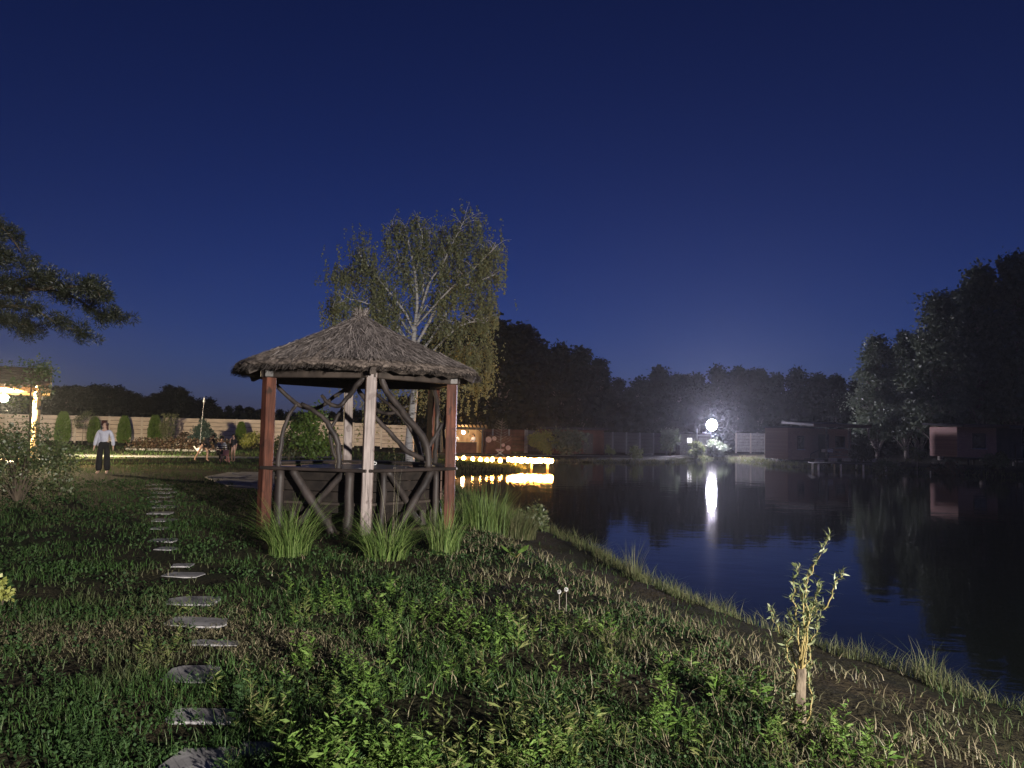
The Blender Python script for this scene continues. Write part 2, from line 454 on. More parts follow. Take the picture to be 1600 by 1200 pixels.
ORD = ('first', 'second', 'third', 'fourth', 'fifth', 'sixth', 'seventh', 'eighth', 'ninth', 'tenth', 'eleventh', 'twelfth', 'last')
def tag(o, label=None, cat=None, group=None, kind=None):
    if label: o['label'] = label
    if cat: o['category'] = cat
    if group: o['group'] = group
    if kind: o['kind'] = kind
    return o

def thing(name, label, cat, loc=(0, 0, 0), rz=0, group=None):
    o = bpy.data.objects.new(name, None)
    o.empty_display_size = .2
    link(o); o.location = loc; o.rotation_euler = (0, 0, rz)
    return tag(o, label, cat, group)

def place(me, name, parent, loc=(0, 0, 0), rz=0, scale=1):
    o = bpy.data.objects.new(name, me); link(o, parent); o.location = loc; o.rotation_euler = (0, 0, rz)
    o.scale = (scale,) * 3 if not hasattr(scale, '__len__') else scale
    return o

def curve(pts, k=6):
    P = [Vector(p) for p in pts]; out = []
    for i in range(len(P) - 1):
        p0 = P[max(i - 1, 0)]; p1 = P[i]; p2 = P[i + 1]; p3 = P[min(i + 2, len(P) - 1)]
        for j in range(k):
            t = j / k
            out.append(.5 * ((2 * p1) + (p2 - p0) * t + (2 * p0 - 5 * p1 + 4 * p2 - p3) * t * t + (3 * p1 - p0 - 3 * p2 + p3) * t ** 3))
    out.append(P[-1]); return out

def unit(a):
    return a / np.maximum(np.linalg.norm(a, axis=1, keepdims=True), 1e-9)

def leaf_cloud(cs, dirs, L, W):
    """one diamond leaf per row: base, direction, length and half width"""
    n = len(cs); L = np.broadcast_to(np.asarray(L, float), (n,)); W = np.broadcast_to(np.asarray(W, float), (n,))
    dirs = unit(dirs); side = unit(np.cross(dirs, rng.normal(size=(n, 3))))
    nrm = np.cross(side, dirs)
    mid = cs + dirs * (L * .45)[:, None] + nrm * (L * .07)[:, None]
    V = np.stack([cs, mid + side * W[:, None], cs + dirs * L[:, None], mid - side * W[:, None]], 1).reshape(-1, 3)
    return V, np.arange(4 * n).reshape(-1, 4)

def blades(base, h, w, lean, dirs=None, seg=2):
    """curved blades of grass: seg quads each, tapering"""
    n = len(base); a = rng.uniform(0, 2 * np.pi, n)
    if dirs is not None: a = dirs
    out = np.stack([np.cos(a), np.sin(a), np.zeros(n)], 1)
    side = np.stack([-np.sin(a), np.cos(a), np.zeros(n)], 1)
    tw = rng.uniform(-.8, .8, n)
    side = side * np.cos(tw)[:, None] + out * np.sin(tw)[:, None]
    h = np.broadcast_to(h, (n,)); w = np.broadcast_to(w, (n,)); lean = np.broadcast_to(lean, (n,))
    rows = []
    for i in range(seg + 1):
        t = i / seg
        p = base + out * (lean * h * t * t)[:, None]
        p[:, 2] += h * (t - .35 * lean * t * t)
        ww = (w * (1 - t * .93) * (1 if i else .7))[:, None]
        rows += [p - side * ww, p + side * ww]
    V = np.stack(rows, 1).reshape(-1, 3)
    k = 2 * (seg + 1)
    o = (np.arange(n) * k)[:, None]
    Q = np.concatenate([o + np.array([2 * i, 2 * i + 1, 2 * i + 3, 2 * i + 2]) for i in range(seg)], 0)
    return V, Q

def join(parts):
    Vs, Qs, o = [], [], 0
    for V, Q in parts:
        Vs.append(V); Qs.append(Q + o); o += len(V)
    return np.concatenate(Vs), np.concatenate(Qs)

def clumps(centres, radii, n, size, droop=.2):
    """leaves scattered in round tufts about the given centres"""
    i = rng.integers(0, len(centres), n)
    off = np.clip(rng.normal(size=(n, 3)) * .52, -1.5, 1.5)
    cs = np.asarray(centres)[i] + off * np.asarray(radii)[i][:, None] * np.array([1, 1, .8])
    d = off * .7 + rng.normal(size=(n, 3)) * .6 + np.array([0, 0, -droop])
    L = size * rng.uniform(.6, 1.4, n)
    return leaf_cloud(cs, d, L, L * rng.uniform(.28, .42, n))

# ------------------------------------------------------------------ the setting
def axis_coords(fine0, fine1, step, lo, hi, grow=1.16):
    a = list(np.arange(fine0, fine1 + 1e-6, step))
    s = step
    while a[-1] < hi: s *= grow; a.append(a[-1] + min(s, 40))
    s = step; b = []; x = fine0
    while x > lo: s *= grow; x -= min(s, 40); b.append(x)
    return np.array(b[::-1] + a)

def far_axis(fine0, fine1, step, mid1, step2, lo, hi):
    a = np.concatenate([np.arange(fine0, fine1, step), np.arange(fine1, mid1, step2)])
    return axis_ext(a, step, step2, lo, hi)

def axis_ext(a, s0, s1, lo, hi):
    a = list(a); s = s1
    while a[-1] < hi: s *= 1.2; a.append(a[-1] + min(s, 50))
    s = s0; b = []; x = a[0]
    while x > lo: s *= 1.2; x -= min(s, 50); b.append(x)
    return np.array(b[::-1] + a)

gx_ = axis_ext(np.concatenate([np.arange(-6, 5.2, .13), np.arange(5.2, 34, .6)]), .13, .6, -500, 500)
gy_ = axis_ext(np.concatenate([np.arange(1.5, 15, .13), np.arange(15, 82, .55)]), .13, .55, -60, 700)
GX, GY = np.meshgrid(gx_, gy_)
GZ = ground(GX.ravel(), GY.ravel())
V = np.stack([GX.ravel(), GY.ravel(), GZ], 1)
nx, ny = len(gx_), len(gy_)
ii = (np.arange(ny - 1)[:, None] * nx + np.arange(nx - 1)[None, :]).ravel()
Q = np.stack([ii, ii + 1, ii + nx + 1, ii + nx], 1)
tag(quads_obj('ground', V, Q, 'soil', smooth=True), kind='structure')

w = MB().raw([(-7, -16.5, WATER), (54, -16.5, WATER), (54, 76, WATER), (-7, 76, WATER)], [(0, 1, 2, 3)]).build('water', 'pond_water')
tag(w, kind='structure')

# stone terrace behind the gazebo
terrace = tag(MB().slab([(-7.4, 20.0), (-4.3, 18.6), (-4.1, 25.6), (-9.6, 25.9), (-9.4, 23.4)], -.05, .035).build('paved_terrace', 'stone'), kind='structure')
for i in range(7):
    for j in range(7):
        x = -10.9 + i * 1.0 + (j % 2) * .25; y = 18.9 + j * .98
        if x + .3 < -7.2 - max(0, (y - 20) * .5) or x > -4.9 or y < 19.2: continue
        me = MB().slab([(-.46 + random.uniform(-.04, .04), -.45), (.46, -.45 + random.uniform(-.04, .04)), (.45, .45), (-.46, .44 + random.uniform(-.04, .04))], 0, .05 + random.uniform(0, .015), .04)
        o = me.build('slab', 'stone', terrace); o.location = (x + .3, y + .5, .02)

# lit garden path by the pavilion
gp_path = MB()
path_pts = [(-29, 36.5), (-24, 36.8), (-19, 37.2), (-13.5, 38.5), (-9, 42)]
for a, b_ in zip(path_pts, path_pts[1:]):
    gp_path.raw([(a[0], a[1] - 1.3, .03), (b_[0], b_[1] - 1.3, .03), (b_[0], b_[1] + 1.3, .03), (a[0], a[1] + 1.3, .03)], [(0, 1, 2, 3)])
tag(gp_path.build('garden_path', 'stone'), kind='structure')
fp = MB()
fpts = [(-9, 60.5), (-2, 62.5), (4, 65), (10, 67.3), (15, 71), (17.5, 75.5)]
for a, b_ in zip(fpts, fpts[1:]):
    za, zb = gz(*a) + .04, gz(*b_) + .04
    fp.raw([(a[0], a[1] - .8, za), (b_[0], b_[1] - .8, zb), (b_[0], b_[1] + .8, zb), (a[0], a[1] + .8, za)], [(0, 1, 2, 3)])
tag(fp.build('shore_path', 'pale_stone'), kind='structure')

# ------------------------------------------------------------------ gazebo
GC = Vector((-2.66, 13.1, 0))
GR = 1.7
PHI = [17.0 + 60 * k for k in range(6)]
def gpost(k, r=GR, z=0.0):
    a = R(PHI[k % 6]); return Vector((r * math.sin(a), -r * math.cos(a), z))
gaz = thing('gazebo', 'hexagonal wooden gazebo with thatched roof standing on the grassy bank', 'gazebo', (GC.x, GC.y, gz(GC.x, GC.y)))
for k in range(6):
    p = gpost(k)
    rot = Matrix.Rotation(R(PHI[k] + (10 if k == 1 else 0)), 3, 'Z')
    o = MB().box((0, 0, 1.2), (.165, .165, 2.52), rot, .012).build('post', 'glare_wood' if k in (0, 3) else 'red_wood', gaz)
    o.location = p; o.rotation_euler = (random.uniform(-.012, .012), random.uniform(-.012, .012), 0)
    if k in (0, 3): o['label'] = 'post with pale lamp glare painted into its wood'
    a, b_ = gpost(k, GR, 2.44), gpost(k + 1, GR, 2.44)
    d = (b_ - a).normalized()
    MB().beam(a - d * .12, b_ + d * .12, .14, .14, .012).build('ring_beam', 'dark_wood', gaz)
# roof: solid thatch body, rafters beneath, straws on top
def roof_r(th):
    a = (math.degrees(th) - PHI[0]) % 60 - 30
    return 2.09 * (0.965 + .035 * (abs(a) / 30) ** 2)
prof = [(0.02, 3.64), (.05, 3.60), (.12, 3.53), (.35, 3.40), (.8, 3.18), (1.3, 2.955), (1.8, 2.745), (2.1, 2.62), (2.19, 2.555), (2.165, 2.525), (2.0, 2.475), (1.5, 2.66), (.8, 2.97), (.05, 3.3)]
vs = []; fs = []; NR = 84
for i, (r_, z) in enumerate(prof):
    for k in range(NR):
        th = 2 * math.pi * k / NR
        q = r_ * roof_r(th) / 2.16
        jit = .022 * math.sin(k * 2.7 + i) + .015 * math.sin(k * 5.3) if r_ > 1 else 0
        vs.append((q * math.sin(th), -q * math.cos(th), z + jit + (-.02 * math.sin(th * 2) if r_ > 1.5 else 0)))
for i in range(len(prof) - 1):
    for k in range(NR):
        j = (k + 1) % NR
        fs.append((i * NR + k, i * NR + j, i * NR + NR + j, i * NR + NR + k))
roof = MB().raw(vs, fs).build('roof', 'thatch', gaz)
for k in range(6):
    MB().beam(gpost(k, 2.08, 2.455), gpost(k, .1, 3.32), .09, .11).build('rafter', 'dark_wood', gaz)
n = 21000
th = rng.uniform(0, 2 * np.pi, n)
rr = np.sqrt(rng.uniform(.0004, 1.0, n)) * 2.10
RR = np.array([roof_r(t) for t in th]) / 2.16
pr = np.array(prof[:9])
def roof_z(r_): return np.interp(r_, pr[:, 0], pr[:, 1])
rad = np.stack([np.sin(th), -np.cos(th), np.zeros(n)], 1); tan = np.stack([np.cos(th), np.sin(th), np.zeros(n)], 1)
slope = (roof_z(rr + .05) - roof_z(rr - .05)) / .1
slope = np.where(rr > .5, np.clip(slope, -.45, -.3), np.clip(slope, -1.2, -.3))
base = rad * (rr * RR)[:, None]; base[:, 2] = roof_z(rr) + rng.uniform(.0, .03, n)
dr = unit(rad + np.array([0, 0, 1]) * slope[:, None] + tan * rng.normal(0, .28, n)[:, None] + np.array([0, 0, 1]) * rng.normal(.05, .10, n)[:, None])
Ls = rng.uniform(.12, .38, n) * np.clip(rr / .7, .4, 1)
base = base - dr * (Ls * .7)[:, None]
sd = unit(np.cross(dr, np.array([0, 0, 1.0])) + rng.normal(0, .25, (n, 3)))
wd = rng.uniform(.003, .0105, n)[:, None]
V = np.stack([base - sd * wd, base + sd * wd, base + dr * Ls[:, None] + sd * wd * .6, base + dr * Ls[:, None] - sd * wd * .6], 1).reshape(-1, 3)
parts = [(V, np.arange(4 * n).reshape(-1, 4))]
# ragged fringe at the eave and tuft at the top
n = 3600
th = rng.uniform(0, 2 * np.pi, n); RR = np.array([roof_r(t) for t in th]) / 2.16
rad = np.stack([np.sin(th), -np.cos(th), np.zeros(n)], 1); tan = np.stack([np.cos(th), np.sin(th), np.zeros(n)], 1)
base = rad * (RR * rng.uniform(2.06, 2.19, n))[:, None]; base[:, 2] = rng.uniform(2.50, 2.57, n)
dr = unit(rad * rng.uniform(.4, 1, n)[:, None] + tan * rng.normal(0, .3, n)[:, None] + np.array([0, 0, -1]) * rng.uniform(.35, .8, n)[:, None])
Ls = rng.uniform(.03, .12, n); sd = unit(np.cross(dr, rng.normal(size=(n, 3)))); wd = rng.uniform(.003, .007, n)[:, None]
V = np.stack([base - sd * wd, base + sd * wd, base + dr * Ls[:, None] + sd * wd * .5, base + dr * Ls[:, None] - sd * wd * .5], 1).reshape(-1, 3)
tag(quads_obj('eave_straw', V, np.arange(4 * n).reshape(-1, 4), 'shaded_straw', roof), 'ragged straw ends at the eave, coloured as if shaded', kind='stuff')
n = 260
th = rng.uniform(0, 2 * np.pi, n)
base = np.stack([.05 * np.sin(th), .05 * np.cos(th), rng.uniform(3.5, 3.62, n)], 1)
dr = np.stack([np.sin(th) * .35, np.cos(th) * .35, rng.uniform(.1, .9, n)], 1)
parts.append(leaf_cloud(base, dr, rng.uniform(.08, .17, n), .006))
V, Q = join(parts)
tag(quads_obj('straw', V, Q, 'straw', roof), 'loose grey straws of the thatch', kind='stuff')

# rails, crossed logs and crooked branches of the bays; u runs along a bay, z is height
def bay(k, u, z, off=0.0):
    a, b_ = gpost(k), gpost(k + 1)
    p = a.lerp(b_, u); nrm = (a + b_).normalized()
    return Vector((p.x + nrm.x * off, p.y + nrm.y * off, z))
def branch(k, pts, r0, r1, name='brace', m='bark_log', off=0.0, wob=.012):
    P = curve([bay(k, u, z, off + random.uniform(-.02, .02)) for u, z in pts], 5)
    P = [p + Vector((random.uniform(-wob, wob), random.uniform(-wob, wob), 0)) for p in P]
    n_ = len(P)
    return MB().tube(P, [(r0 + (r1 - r0) * i / (n_ - 1)) * random.uniform(.93, 1.07) for i in range(n_)], 8).build(name, m, gaz, True)
for k in range(6):
    if k == 4: continue
    a, b_ = bay(k, -.02, .965), bay(k, 1.02, .965)
    MB().beam(a, b_, .24, .05, .008).build('rail', 'wet_dark_wood', gaz)
# bay 5: left-front post to front post
branch(5, [(.12, .95), (.14, 1.35), (.2, 1.72), (.29, 1.96)], .045, .022)
branch(5, [(.73, .95), (.70, 1.35), (.62, 1.64), (.48, 1.85), (.34, 1.96)], .05, .03)
branch(5, [(.53, 2.1), (.61, 1.98), (.71, 1.94), (.80, 2.1), (.90, 2.3), (.96, 2.40)], .025, .045)
branch(5, [(.28, .94), (.48, .5), (.71, .0)], .065, .075, 'log_brace', off=.03)
branch(5, [(.76, .94), (.55, .55), (.33, .1)], .05, .055, 'log_brace', off=-.07)
branch(5, [(.14, 0), (.14, .94)], .075, .07, 'log_stake', off=-.02)
branch(5, [(.83, 0), (.84, .94)], .075, .07, 'log_stake')
# bay 0: front post to right post
branch(0, [(.13, 2.39), (.22, 2.14), (.45, 1.78), (.66, 1.42), (.72, .97)], .045, .062)
branch(0, [(.06, 1.84), (.30, 1.52), (.50, 1.25), (.72, 1.12)], .032, .045, off=-.1)
branch(0, [(.72, 1.3), (.80, 1.48), (.90, 1.72)], .04, .03, off=-.03)
branch(0, [(.75, .94), (.55, .5), (.33, .02)], .065, .06, 'log_brace', off=.03)
branch(0, [(.27, .94), (.47, .55), (.66, .1)], .05, .055, 'log_brace', off=-.08)
branch(0, [(.17, 0), (.18, .94)], .055, .05, 'log_stake')
branch(0, [(.83, 0), (.82, .94)], .055, .05, 'log_stake')
# remaining bays
branch(1, [(.1, 2.3), (.3, 1.95), (.35, 1.6), (.15, 1.2)], .03, .025)
branch(1, [(.9, 2.35), (.7, 1.9), (.72, 1.4), (.8, .97)], .04, .05)
branch(1, [(.15, .94), (.5, .5), (.85, .02)], .055, .06, 'log_brace')
branch(1, [(.85, .94), (.5, .5), (.15, .02)], .05, .055, 'log_brace', off=-.1)
branch(2, [(.1, .97), (.2, 1.5), (.4, 1.9), (.7, 2.3)], .05, .03)
branch(2, [(.9, 2.36), (.7, 2.0), (.5, 1.9), (.3, 2.05)], .045, .03)
branch(2, [(.15, .94), (.5, .5), (.85, .02)], .055, .06, 'log_brace')
branch(2, [(.85, .94), (.5, .5), (.15, .02)], .05, .055, 'log_brace', off=-.1)
branch(3, [(.95, 2.38), (.7, 2.05), (.45, 1.95), (.2, 2.2), (.05, 2.38)], .04, .035)
branch(3, [(.15, .97), (.25, 1.5), (.1, 2.0)], .04, .03)
branch(3, [(.2, .94), (.5, .5), (.8, .02)], .055, .06, 'log_brace')
branch(4, [(.06, 2.0), (.2, 2.25), (.4, 2.36)], .035, .03)
branch(4, [(.94, 2.0), (.8, 2.25), (.6, 2.36)], .035, .03)
# bench planks along the bays and floor
for k in (0, 1, 2, 3, 5):
    MB().beam(bay(k, .12, .43, -.28), bay(k, .88, .43, -.28), .3, .045, .008).build('bench_plank', 'dark_wood', gaz)
    for u in (.2, .8):
        p = bay(k, u, 0, -.28)
        MB().tube([p, p + Vector((0, 0, .41))], .06, 8).build('bench_leg', 'bark_log', gaz)
MB().slab([(gpost(k, 1.62).x, gpost(k, 1.62).y) for k in range(6)], -.08, .03, .02).build('floor_slab', 'soil', gaz)
for k in (0, 5):  # boards added to block the lamp and deepen the gazebo's shadow
    for z, h_ in ((.855, .15), (.695, .155), (.53, .155), (.36, .15), (.19, .16)):
        MB().beam(bay(k, .06, z, -.2 if z > .3 else -.44), bay(k, .94, z, -.2 if z > .3 else -.44), .03, h_, .005).build('back_or_shade_board', 'shade_black_wood', gaz)
for k in (1, 2, 3):
    for z, h_ in ((.845, .165), (.66, .18), (.5, .12), (.24, .3)):
        MB().beam(bay(k, .05, z, -.13 if z > .3 else -.44), bay(k, .95, z, -.13 if z > .3 else -.44), .03, h_, .005).build('back_or_shade_board', 'brown_roof' if z > .3 else 'shade_black_wood', gaz)  # low near-black skirts added to thicken the cast shadow
# table inside, a thing of its own
tb = thing('table', 'dark glossy plank table inside the thatched gazebo', 'table', (GC.x, GC.y + .05, gaz.location.z + .045), R(17))
for i in range(6):
    hw = [.55, .8, .92, .92, .8, .55][i]
    MB().box((0, -.575 + i * .23, .885), (2 * hw, .222, .045), None, .006).build('plank', 'wet_dark_wood', tb)
MB().tube([(0, 0, 0), (0, 0, .2), (0, 0, .7), (0, 0, .862)], [.24, .17, .15, .22], 12).build('trunk_leg', 'bark_log', tb)
for i, (x, y) in enumerate(((.19, -.10), (.27, .02))):
    c = thing('cup', ('white cup on the gazebo table, the nearer of two', 'white cup on the gazebo table, the farther of two')[i], 'cup', (GC.x + x, GC.y + y, gaz.location.z + .045 + .9075))
    MB().lathe([(0, .0), (.028, 0), (.034, .02), (.04, .095), (.037, .095), (.03, .012), (0, .01)], 14).build('body', 'white_paint', c, True)
    MB().tube(curve([(.037, 0, .075), (.07, 0, .07), (.068, 0, .035), (.034, 0, .028)], 4), .006, 6).build('handle', 'white_paint', c, True)

# ------------------------------------------------------------------ stepping stones
STONES = [  # px, py of the middle, width in px, depth factor, description
    (318, 1192, 120, .55, 'weathered stepping stone cut off by the bottom edge of the picture'),
    (398, 1172, 58, .45, 'small broken stepping stone lying right of the path near the bottom'),
    (320, 1120, 112, .30, 'long narrow stepping stone, low in the grass below the cracked one'),
    (298, 1055, 84, .62, 'broad cracked stepping stone with pale veins'),
    (335, 1006, 80, .12, 'stepping stone almost swallowed by grass above the cracked one'),
    (309, 973, 94, .36, 'clean rectangular stepping stone, widest of the bare ones'),
    (300, 940, 80, .42, 'stepping stone just above the clean rectangular one'),
    (288, 899, 62, .42, 'pale stepping stone with pointed right end, sixth visible up the path'),
    (286, 884, 34, .5, 'small stepping stone close above the pointed one'),
    (260, 858, 32, .5, 'little stepping stone where the path bends left'),
    (255, 845, 44, .5, 'oval stepping stone just beyond the bend of the path'),
    (251, 826, 30, .5, 'thin stepping stone beyond the oval one, grass on both sides')]
stone_xy = []
def stone_poly(w_, d_):
    n_ = random.randint(8, 11); out = []
    for i in range(n_):
        q = 2 * math.pi * (i + random.uniform(-.25, .25)) / n_
        c_, s_ = math.cos(q), math.sin(q)
        e = .42
        out.append((w_ / 2 * math.copysign(abs(c_) ** e, c_) * random.uniform(.86, 1.06), d_ / 2 * math.copysign(abs(s_) ** e, s_) * random.uniform(.84, 1.06)))
    return out
def add_stone(px, py, wpx, dep, label, group=None):
    p = gpix(px, py); w_ = wpx * p.y / F
    d_ = w_ * dep * 1.35 + .05
    d_ = min(max(d_, .14), .42)
    o = MB().slab(stone_poly(w_, d_), -.06, .012, .02).build('stepping_stone', 'stone')
    o.location = (p.x, p.y, p.z); o.rotation_euler = (random.uniform(0, .03), random.uniform(-.015, .015), random.uniform(-.12, .12))
    stone_xy.append((p.x, p.y, w_ / 2, d_ / 2))
    tag(o, label, 'stepping stone', 'stepping stones of the garden path')
for s_ in STONES: add_stone(*s_)
for i, py in enumerate((813, 802, 792, 784, 777, 770, 764, 758)):
    add_stone(252 + random.uniform(-4, 6) - i * .6, py, 38, .5, '%s dim stepping stone of the close far row, counting away from the viewer' % ('first', 'second', 'third', 'fourth', 'fifth', 'sixth', 'seventh', 'last')[i])

# ------------------------------------------------------------------ ground cover
_br = np.random.default_rng(44)
BARE = [(_br.uniform(-4.5, 3.0), _br.uniform(2.4, 11), _br.uniform(.10, .42), _br.uniform(.6, 1.7)) for _ in range(60)]
def bare_mask(x, y):
    """False on bare or trodden ground, ragged at the rim"""
    k = np.ones(np.shape(x), bool); u = rng.random(np.shape(x))
    for bx2, by2, r_, e_ in BARE:
        q = ((x - bx2) / (r_ * e_)) ** 2 + ((y - by2) / r_) ** 2 + .5 * np.sin(x * 9 + bx2 * 5) * np.sin(y * 8 + by2)
        k &= (q > 1) | (u > .86)
    band = np.abs(y - (5.55 + .22 * np.sin(x * 2.1) - .10 * x)) < .3
    k &= ~(band & (x < -.7) & (u < .8))
    return k
def keep_mask(x, y):
    k = pond_sd(x, y) > .02
    for sx, sy, a, b_ in stone_xy:
        k &= (((x - sx) / (a * .90)) ** 2 + ((y - sy) / (b_ * .78)) ** 2) > rng.uniform(.7, 1.1, np.shape(x))
    k &= np.hypot(x - GC.x, y - GC.y) > 1.75
    k &= ~((x > -7.2 - np.maximum(0, (y - 20) * .5)) & (x < -4.2) & (y > 18.9) & (y < 25.8))
    return k

def scatter(n, d0, d1, a0=-41, a1=43, power=1.0):
    u = rng.random(n)
    d = d0 * (d1 / d0) ** (u ** power)
    a = np.radians(rng.uniform(a0, a1, n))
    x, y = d * np.sin(a), d * np.cos(a)
    k = keep_mask(x, y) & bare_mask(x, y)
    return x[k], y[k], d[k]

def patch(x, y, s, seed):
    return .5 + .5 * np.sin(x * s + seed + 1.9 * np.sin(y * s * .8 + seed * 2.1)) * np.sin(y * s * 1.1 + 2.3 * np.sin(x * s * .7 + seed))

# short turf
x, y, d = scatter(230000, 1.9, 60)
pt = .5 * patch(x, y, 1.1, 1.0) + .5 * patch(x, y, 4.3, 6.0)
k = rng.random(len(x)) < np.clip((pt - .22) * 2.2, .06, 1)
k &= (rng.random(len(x)) < np.interp(pond_sd(x, y), [.5, .7, 1.5, 2.0], [1, .35, .5, 1])) | (d > 24)
k &= (rng.random(len(x)) < np.interp(pond_sd(x, y), [1.5, 3.2, 4.6], [.35, .45, 1])) | (d > 16)
x, y, d, pt = x[k], y[k], d[k], pt[k]
h = (.022 + .05 * rng.random(len(x))) * (.6 + 1.3 * pt) + .0022 * d
wv_ = .0016 + .0011 * d ** .9 * rng.uniform(.4, 1, len(x)) * .55
V, Q = blades(np.stack([x, y, ground(x, y) - .004], 1), h, wv_, rng.uniform(.2, 1.1, len(x)))
tag(quads_obj('turf_grass', V, Q, 'grass_leaf'), 'short uneven grass covering the bank and lawn', 'grass', kind='stuff')
# creeping clover and low leaves
x, y, d = scatter(120000, 1.9, 24, -41, 20)
pt = .6 * patch(x, y, 1.6, 4.0) + .4 * patch(x, y, 5.1, 3.0)
k = rng.random(len(x)) < np.clip((pt - .3) * 3, .04, 1)
k &= pond_sd(x, y) > 2.0
x, y, d = x[k], y[k], d[k]
L = .010 + .0026 * d * rng.uniform(.5, 1.2, len(x))
cs = np.stack([x, y, ground(x, y) + rng.uniform(.005, .055, len(x))], 1)
dr = rng.normal(size=(len(x), 3)); dr[:, 2] = rng.uniform(-.1, .5, len(x))
V, Q = leaf_cloud(cs, dr, L, L * .42)
tag(quads_obj('clover', V, Q, 'clover_leaf'), 'low clover and creeping leaves carpeting the bank', 'ground cover', kind='stuff')
# leafy weeds standing in the foreground
def weed_patch(n, region, hmin, hmax, seed, m, name, label, lw=.2):
    x, y, d = scatter(n, *region)
    pt = .45 * patch(x, y, 1.7, seed) + .55 * patch(x, y, 4.6, seed + 1)
    k = (pt > .55) & (pond_sd(x, y) > 2.3 + 1.6 * rng.random(len(x)))
    x, y, d, pt = x[k], y[k], d[k], pt[k]
    parts = []
    zb = ground(x, y)
    H = rng.uniform(hmin, hmax, len(x)) * (.5 + .9 * (pt - .5) / .5) * rng.uniform(.6, 1.25, len(x))
    lean = rng.normal(0, .16, (len(x), 2))
    V, Q = blades(np.stack([x, y, zb], 1), H, .0022, np.hypot(lean[:, 0], lean[:, 1]), np.arctan2(lean[:, 1], lean[:, 0]), 2)
    parts.append((V, Q))
    for j in range(15):
        t = (j + rng.uniform(0, .8, len(x))) / 15
        base = np.stack([x + lean[:, 0] * H * t * t, y + lean[:, 1] * H * t * t, zb + H * t], 1)
        a = rng.uniform(0, 2 * np.pi, len(x))
        up = rng.uniform(.1, .9, len(x))
        dr = np.stack([np.cos(a), np.sin(a), up], 1)
        L = H * (.34 - .2 * t) * rng.uniform(.5, 1.2, len(x)) + .008
        V, Q = leaf_cloud(base, dr, L, L * lw * rng.uniform(.5, .9, len(x)))
        parts.append((V, Q))
        # a tooth either side so that the leaf reads as cut
        mid = base + unit(dr) * (L * .45)[:, None]
        for s_ in (-1, 1):
            d2 = unit(dr) * .8 + s_ * unit(np.cross(dr, np.array([0, 0, 1.0]))) * .7
            V, Q = leaf_cloud(mid, d2, L * .42, L * lw * .35)
            parts.append((V, Q))
    V, Q = join(parts)
    tag(quads_obj(name, V, Q, m), label, 'weeds', kind='stuff')
weed_patch(3600, (2.0, 8.0, -16, 32), .08, .26, 2.0, 'weed_leaf', 'leafy_weeds', 'bright green leafy weeds standing in the foreground')
weed_patch(2600, (3.2, 13, -38, 16), .05, .15, 5.0, 'clover_leaf', 'low_weeds', 'low darker weeds between path and gazebo')
weed_patch(1500, (2.0, 7, -36, 34), .10, .30, 9.0, 'tall_weed', 'tall_weeds', 'lanky yellowish weeds scattered over the foreground', .12)
# dry grass along the crest of the bank and in the worn band across the path
x, y, d = scatter(60000, 2.2, 26, -20, 44)
sd_ = pond_sd(x, y)
k = rng.random(len(x)) < np.interp(sd_, [0, 1.2, 1.75, 2.2, 3.6, 5], [.0, .03, .5, .9, .35, .12])
x, y, d = x[k], y[k], d[k]
V, Q = blades(np.stack([x, y, ground(x, y)], 1), rng.uniform(.04, .12, len(x)) + .003 * d, .0014 + .0006 * d, rng.uniform(.4, 1.6, len(x)))
pa = [(V, Q)]
n = 9000
x = rng.uniform(-5.5, -.9, n); y = 5.55 + .22 * np.sin(x * 2.1) - .10 * x + rng.normal(0, .38, n)
k = keep_mask(x, y); x, y = x[k], y[k]
V, Q = blades(np.stack([x, y, ground(x, y)], 1), rng.uniform(.02, .06, len(x)), .004, rng.uniform(.8, 2, len(x)))
pa.append((V, Q)); V, Q = join(pa)
tag(quads_obj('dry_grass', V, Q, 'dry_grass'), 'straw coloured dead grass along the crest of the bank', 'grass', kind='stuff')
# longer grass on the shelf at the water's edge, near and far
n = 30000
u = rng.integers(0, len(POND), n); t = rng.random(n)
A = POND[u]; B_ = POND[(u + 1) % len(POND)]
seglen = np.hypot(*(B_ - A).T)
x = A[:, 0] + (B_[:, 0] - A[:, 0]) * t + rng.normal(0, .7, n); y = A[:, 1] + (B_[:, 1] - A[:, 1]) * t + rng.normal(0, .7, n)
s_ = pond_sd(x, y); dd = np.hypot(x, y)
k = (s_ > -.12) & (s_ < 1.25) & (y > 2) & (dd < 85) & ((s_ < .5) | (dd > 30))
x, y, dd = x[k], y[k], dd[k]
x2, y2, d2 = scatter(150000, 3.6, 30, -14, 46)
s2 = pond_sd(x2, y2); k = s2 < .5 + .25 * (patch(x2, y2, 3.0, 8.0) - .4)
x = np.concatenate([x, x2[k]]); y = np.concatenate([y, y2[k]]); dd = np.concatenate([dd, d2[k]])
hp_ = (.35 + 1.0 * patch(x, y, 2.3, 3.3) * patch(x, y, 6.1, 1.2) ** .5)
V, Q = blades(np.stack([x, y, np.maximum(ground(x, y), WATER - .05)], 1), rng.uniform(.08, .34, len(x)) * (1 + dd * .006) * hp_, .0012 + .00042 * dd, rng.uniform(.2, 1.1, len(x)))
tag(quads_obj('shore_grass', V, Q, 'pale_sedge'), 'tall grass fringing the water all round the pond', 'grass', kind='stuff')

